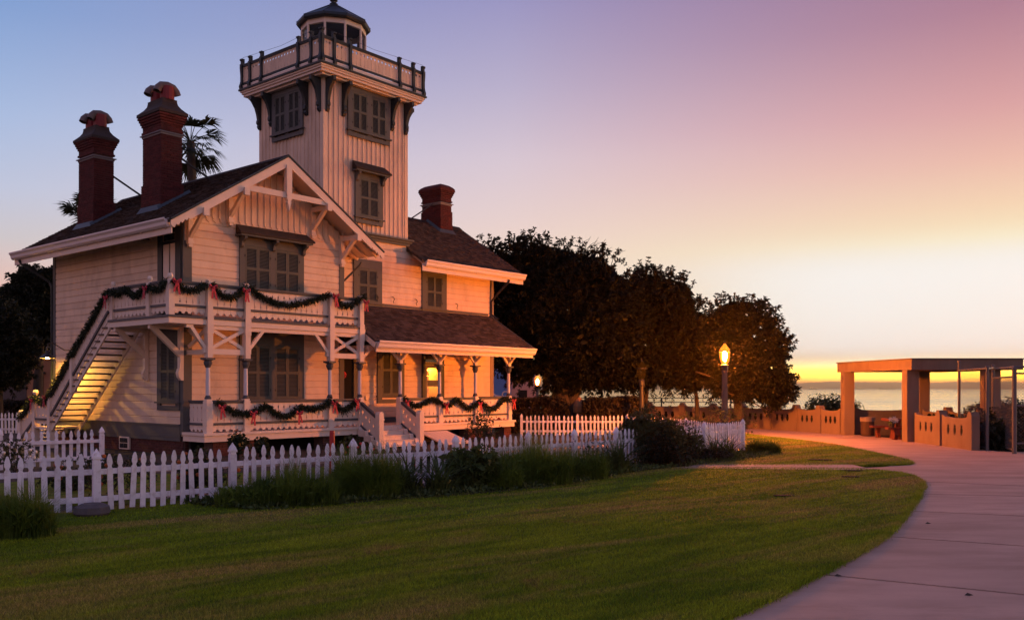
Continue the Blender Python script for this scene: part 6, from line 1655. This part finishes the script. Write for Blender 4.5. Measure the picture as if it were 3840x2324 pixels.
x0, z0 = px(150, 1448); x1, z1 = px(163, 1402); MB().box(x0, x1, -0.05, -0.004, 0, z1).build('window', black, b_)  # upright of an unidentified dark T shape on the wall
x0, z0 = px(144, 1402); x1, z1 = px(170, 1394); MB().box(x0, x1, -0.15, -0.004, z0, z1).build('cross_bar', iron, b_)
x0, z0 = px(100, 1480); MB().box(-6.0, x0, -0.03, -0.002, 0, 2.9).build('dado', stuccog, b_)
c_ = (-0.9, 70.0)
b_ = thing('building', 'pink building with a blue wave mural seen under the porch eave', 'building', (c_[0], c_[1], 0))
def p2(x, y): return px(x, y, 70.0, c_)
xl = p2(1780, 0)[0]; xr = p2(2012, 0)[0]; zt = p2(0, 1372)[1]
MB().box(xl, xr, 0, 6, -0.05, zt).build('wall', pinkw, b_)
MB().box(xl - 0.2, xr + 0.15, -0.2, 6.1, zt + 0.002, zt + 0.2).build('roof', stuccog, b_)
xa, za = p2(1846, 1492); xb, zb2 = p2(1917, 1384)
mu = MB().box(xa, xb, -0.05, -0.004, za, zb2).build('mural', bluep, b_)
fig(mu, [(1846, 1492), (1862, 1480), (1880, 1484), (1900, 1491)], palep, 70.0, c_, -0.052)
fig(mu, [(1846, 1470), (1858, 1478), (1876, 1486), (1858, 1484), (1846, 1478)], palep, 70.0, c_, -0.0595)
sw_ = []
for i in range(14):
    a = 0.2 + i * 0.42; r_ = 15 - i * 0.8; sw_.append(p2(1893 + r_ * math.cos(a), 1480 - r_ * math.sin(a)))
MB().tube([(x, -0.055, z) for x, z in sw_], 0.05, 5).build('painted_swirl', palep, mu)
xa, za = p2(1944, 1491); xb, zb2 = p2(1977, 1462); MB().box(xa, xb, -0.03, -0.003, za, zb2).build('window', black, b_)
xa, za = p2(2013, 1500); xb, zb2 = p2(2056, 1400)
fw = MB(); xm = (xa + xb) / 2
zc = p2(0, 1456)[1]
for x in (xa, xm - 0.04, xb - 0.08): fw.box(x, x + 0.08, -0.05, 0.05, -0.02, zc)
for z in (0.05, 1.35, zc - 0.1): fw.box(xa + 0.001, xb - 0.001, -0.045, 0.045, z, z + 0.08)
fw = fw.build('glazed_door', trimw, b_)
MB().box(xa, xb, -0.02, -0.012, 0, zc).build('pane', glass, fw)

# ================================================================== SHIPS OFF THE FAR SHORE
shipm = mat('ship_hull', (0.05, 0.045, 0.045), 0.8)
shl = emit('ship_lamps', (1.0, 0.62, 0.22), 6.0)
for px_, L, l in ((3330 - 5, 290, 'long dark tanker low on the water seen through the shelter'), (3225, 160, 'small ship with lights left in the shelter opening'), (3050, 150, 'pair of ship lights left of the shelter')):
    X, Y, _ = at(px_, 1460, 17000)
    s_ = thing('ship', l, 'ship', (X, Y, SEA), 0, 'ships anchored off the far shore')
    MB().prism([(-L / 2, 0), (L / 2 * 0.94, 0), (L / 2, 16), (-L / 2 - 4, 14)], XZ, -20, 20).build('hull', shipm, s_)
    MB().box(-L * 0.45, -L * 0.34, -15, 15, 14.2, 40).build('bridge', shipm, s_)
    for k in (-0.4, -0.1, 0.42): MB().lathe([(0.5, -6), (6, 0), (0.5, 6)], (L * k, -18, 34 if k < -0.2 else 26), 6).build('deck_lamp', shl, s_)

# ================================================================== HAZE
hm = bpy.data.materials.new('sea_haze'); hm.use_nodes = True
t = hm.node_tree; t.nodes.remove(t.nodes['Principled BSDF'])
pvn = t.nodes.new('ShaderNodeVolumePrincipled')
pvn.inputs['Color'].default_value = (1.0, 0.72, 0.53, 1); pvn.inputs['Density'].default_value = 7.0e-5; pvn.inputs['Anisotropy'].default_value = 0.92
t.links.new(pvn.outputs[0], t.nodes['Material Output'].inputs['Volume'])
MB().box(-46000, 46000, -600, 46000, -42, 245).build('haze', hm, None, kind='stuff')
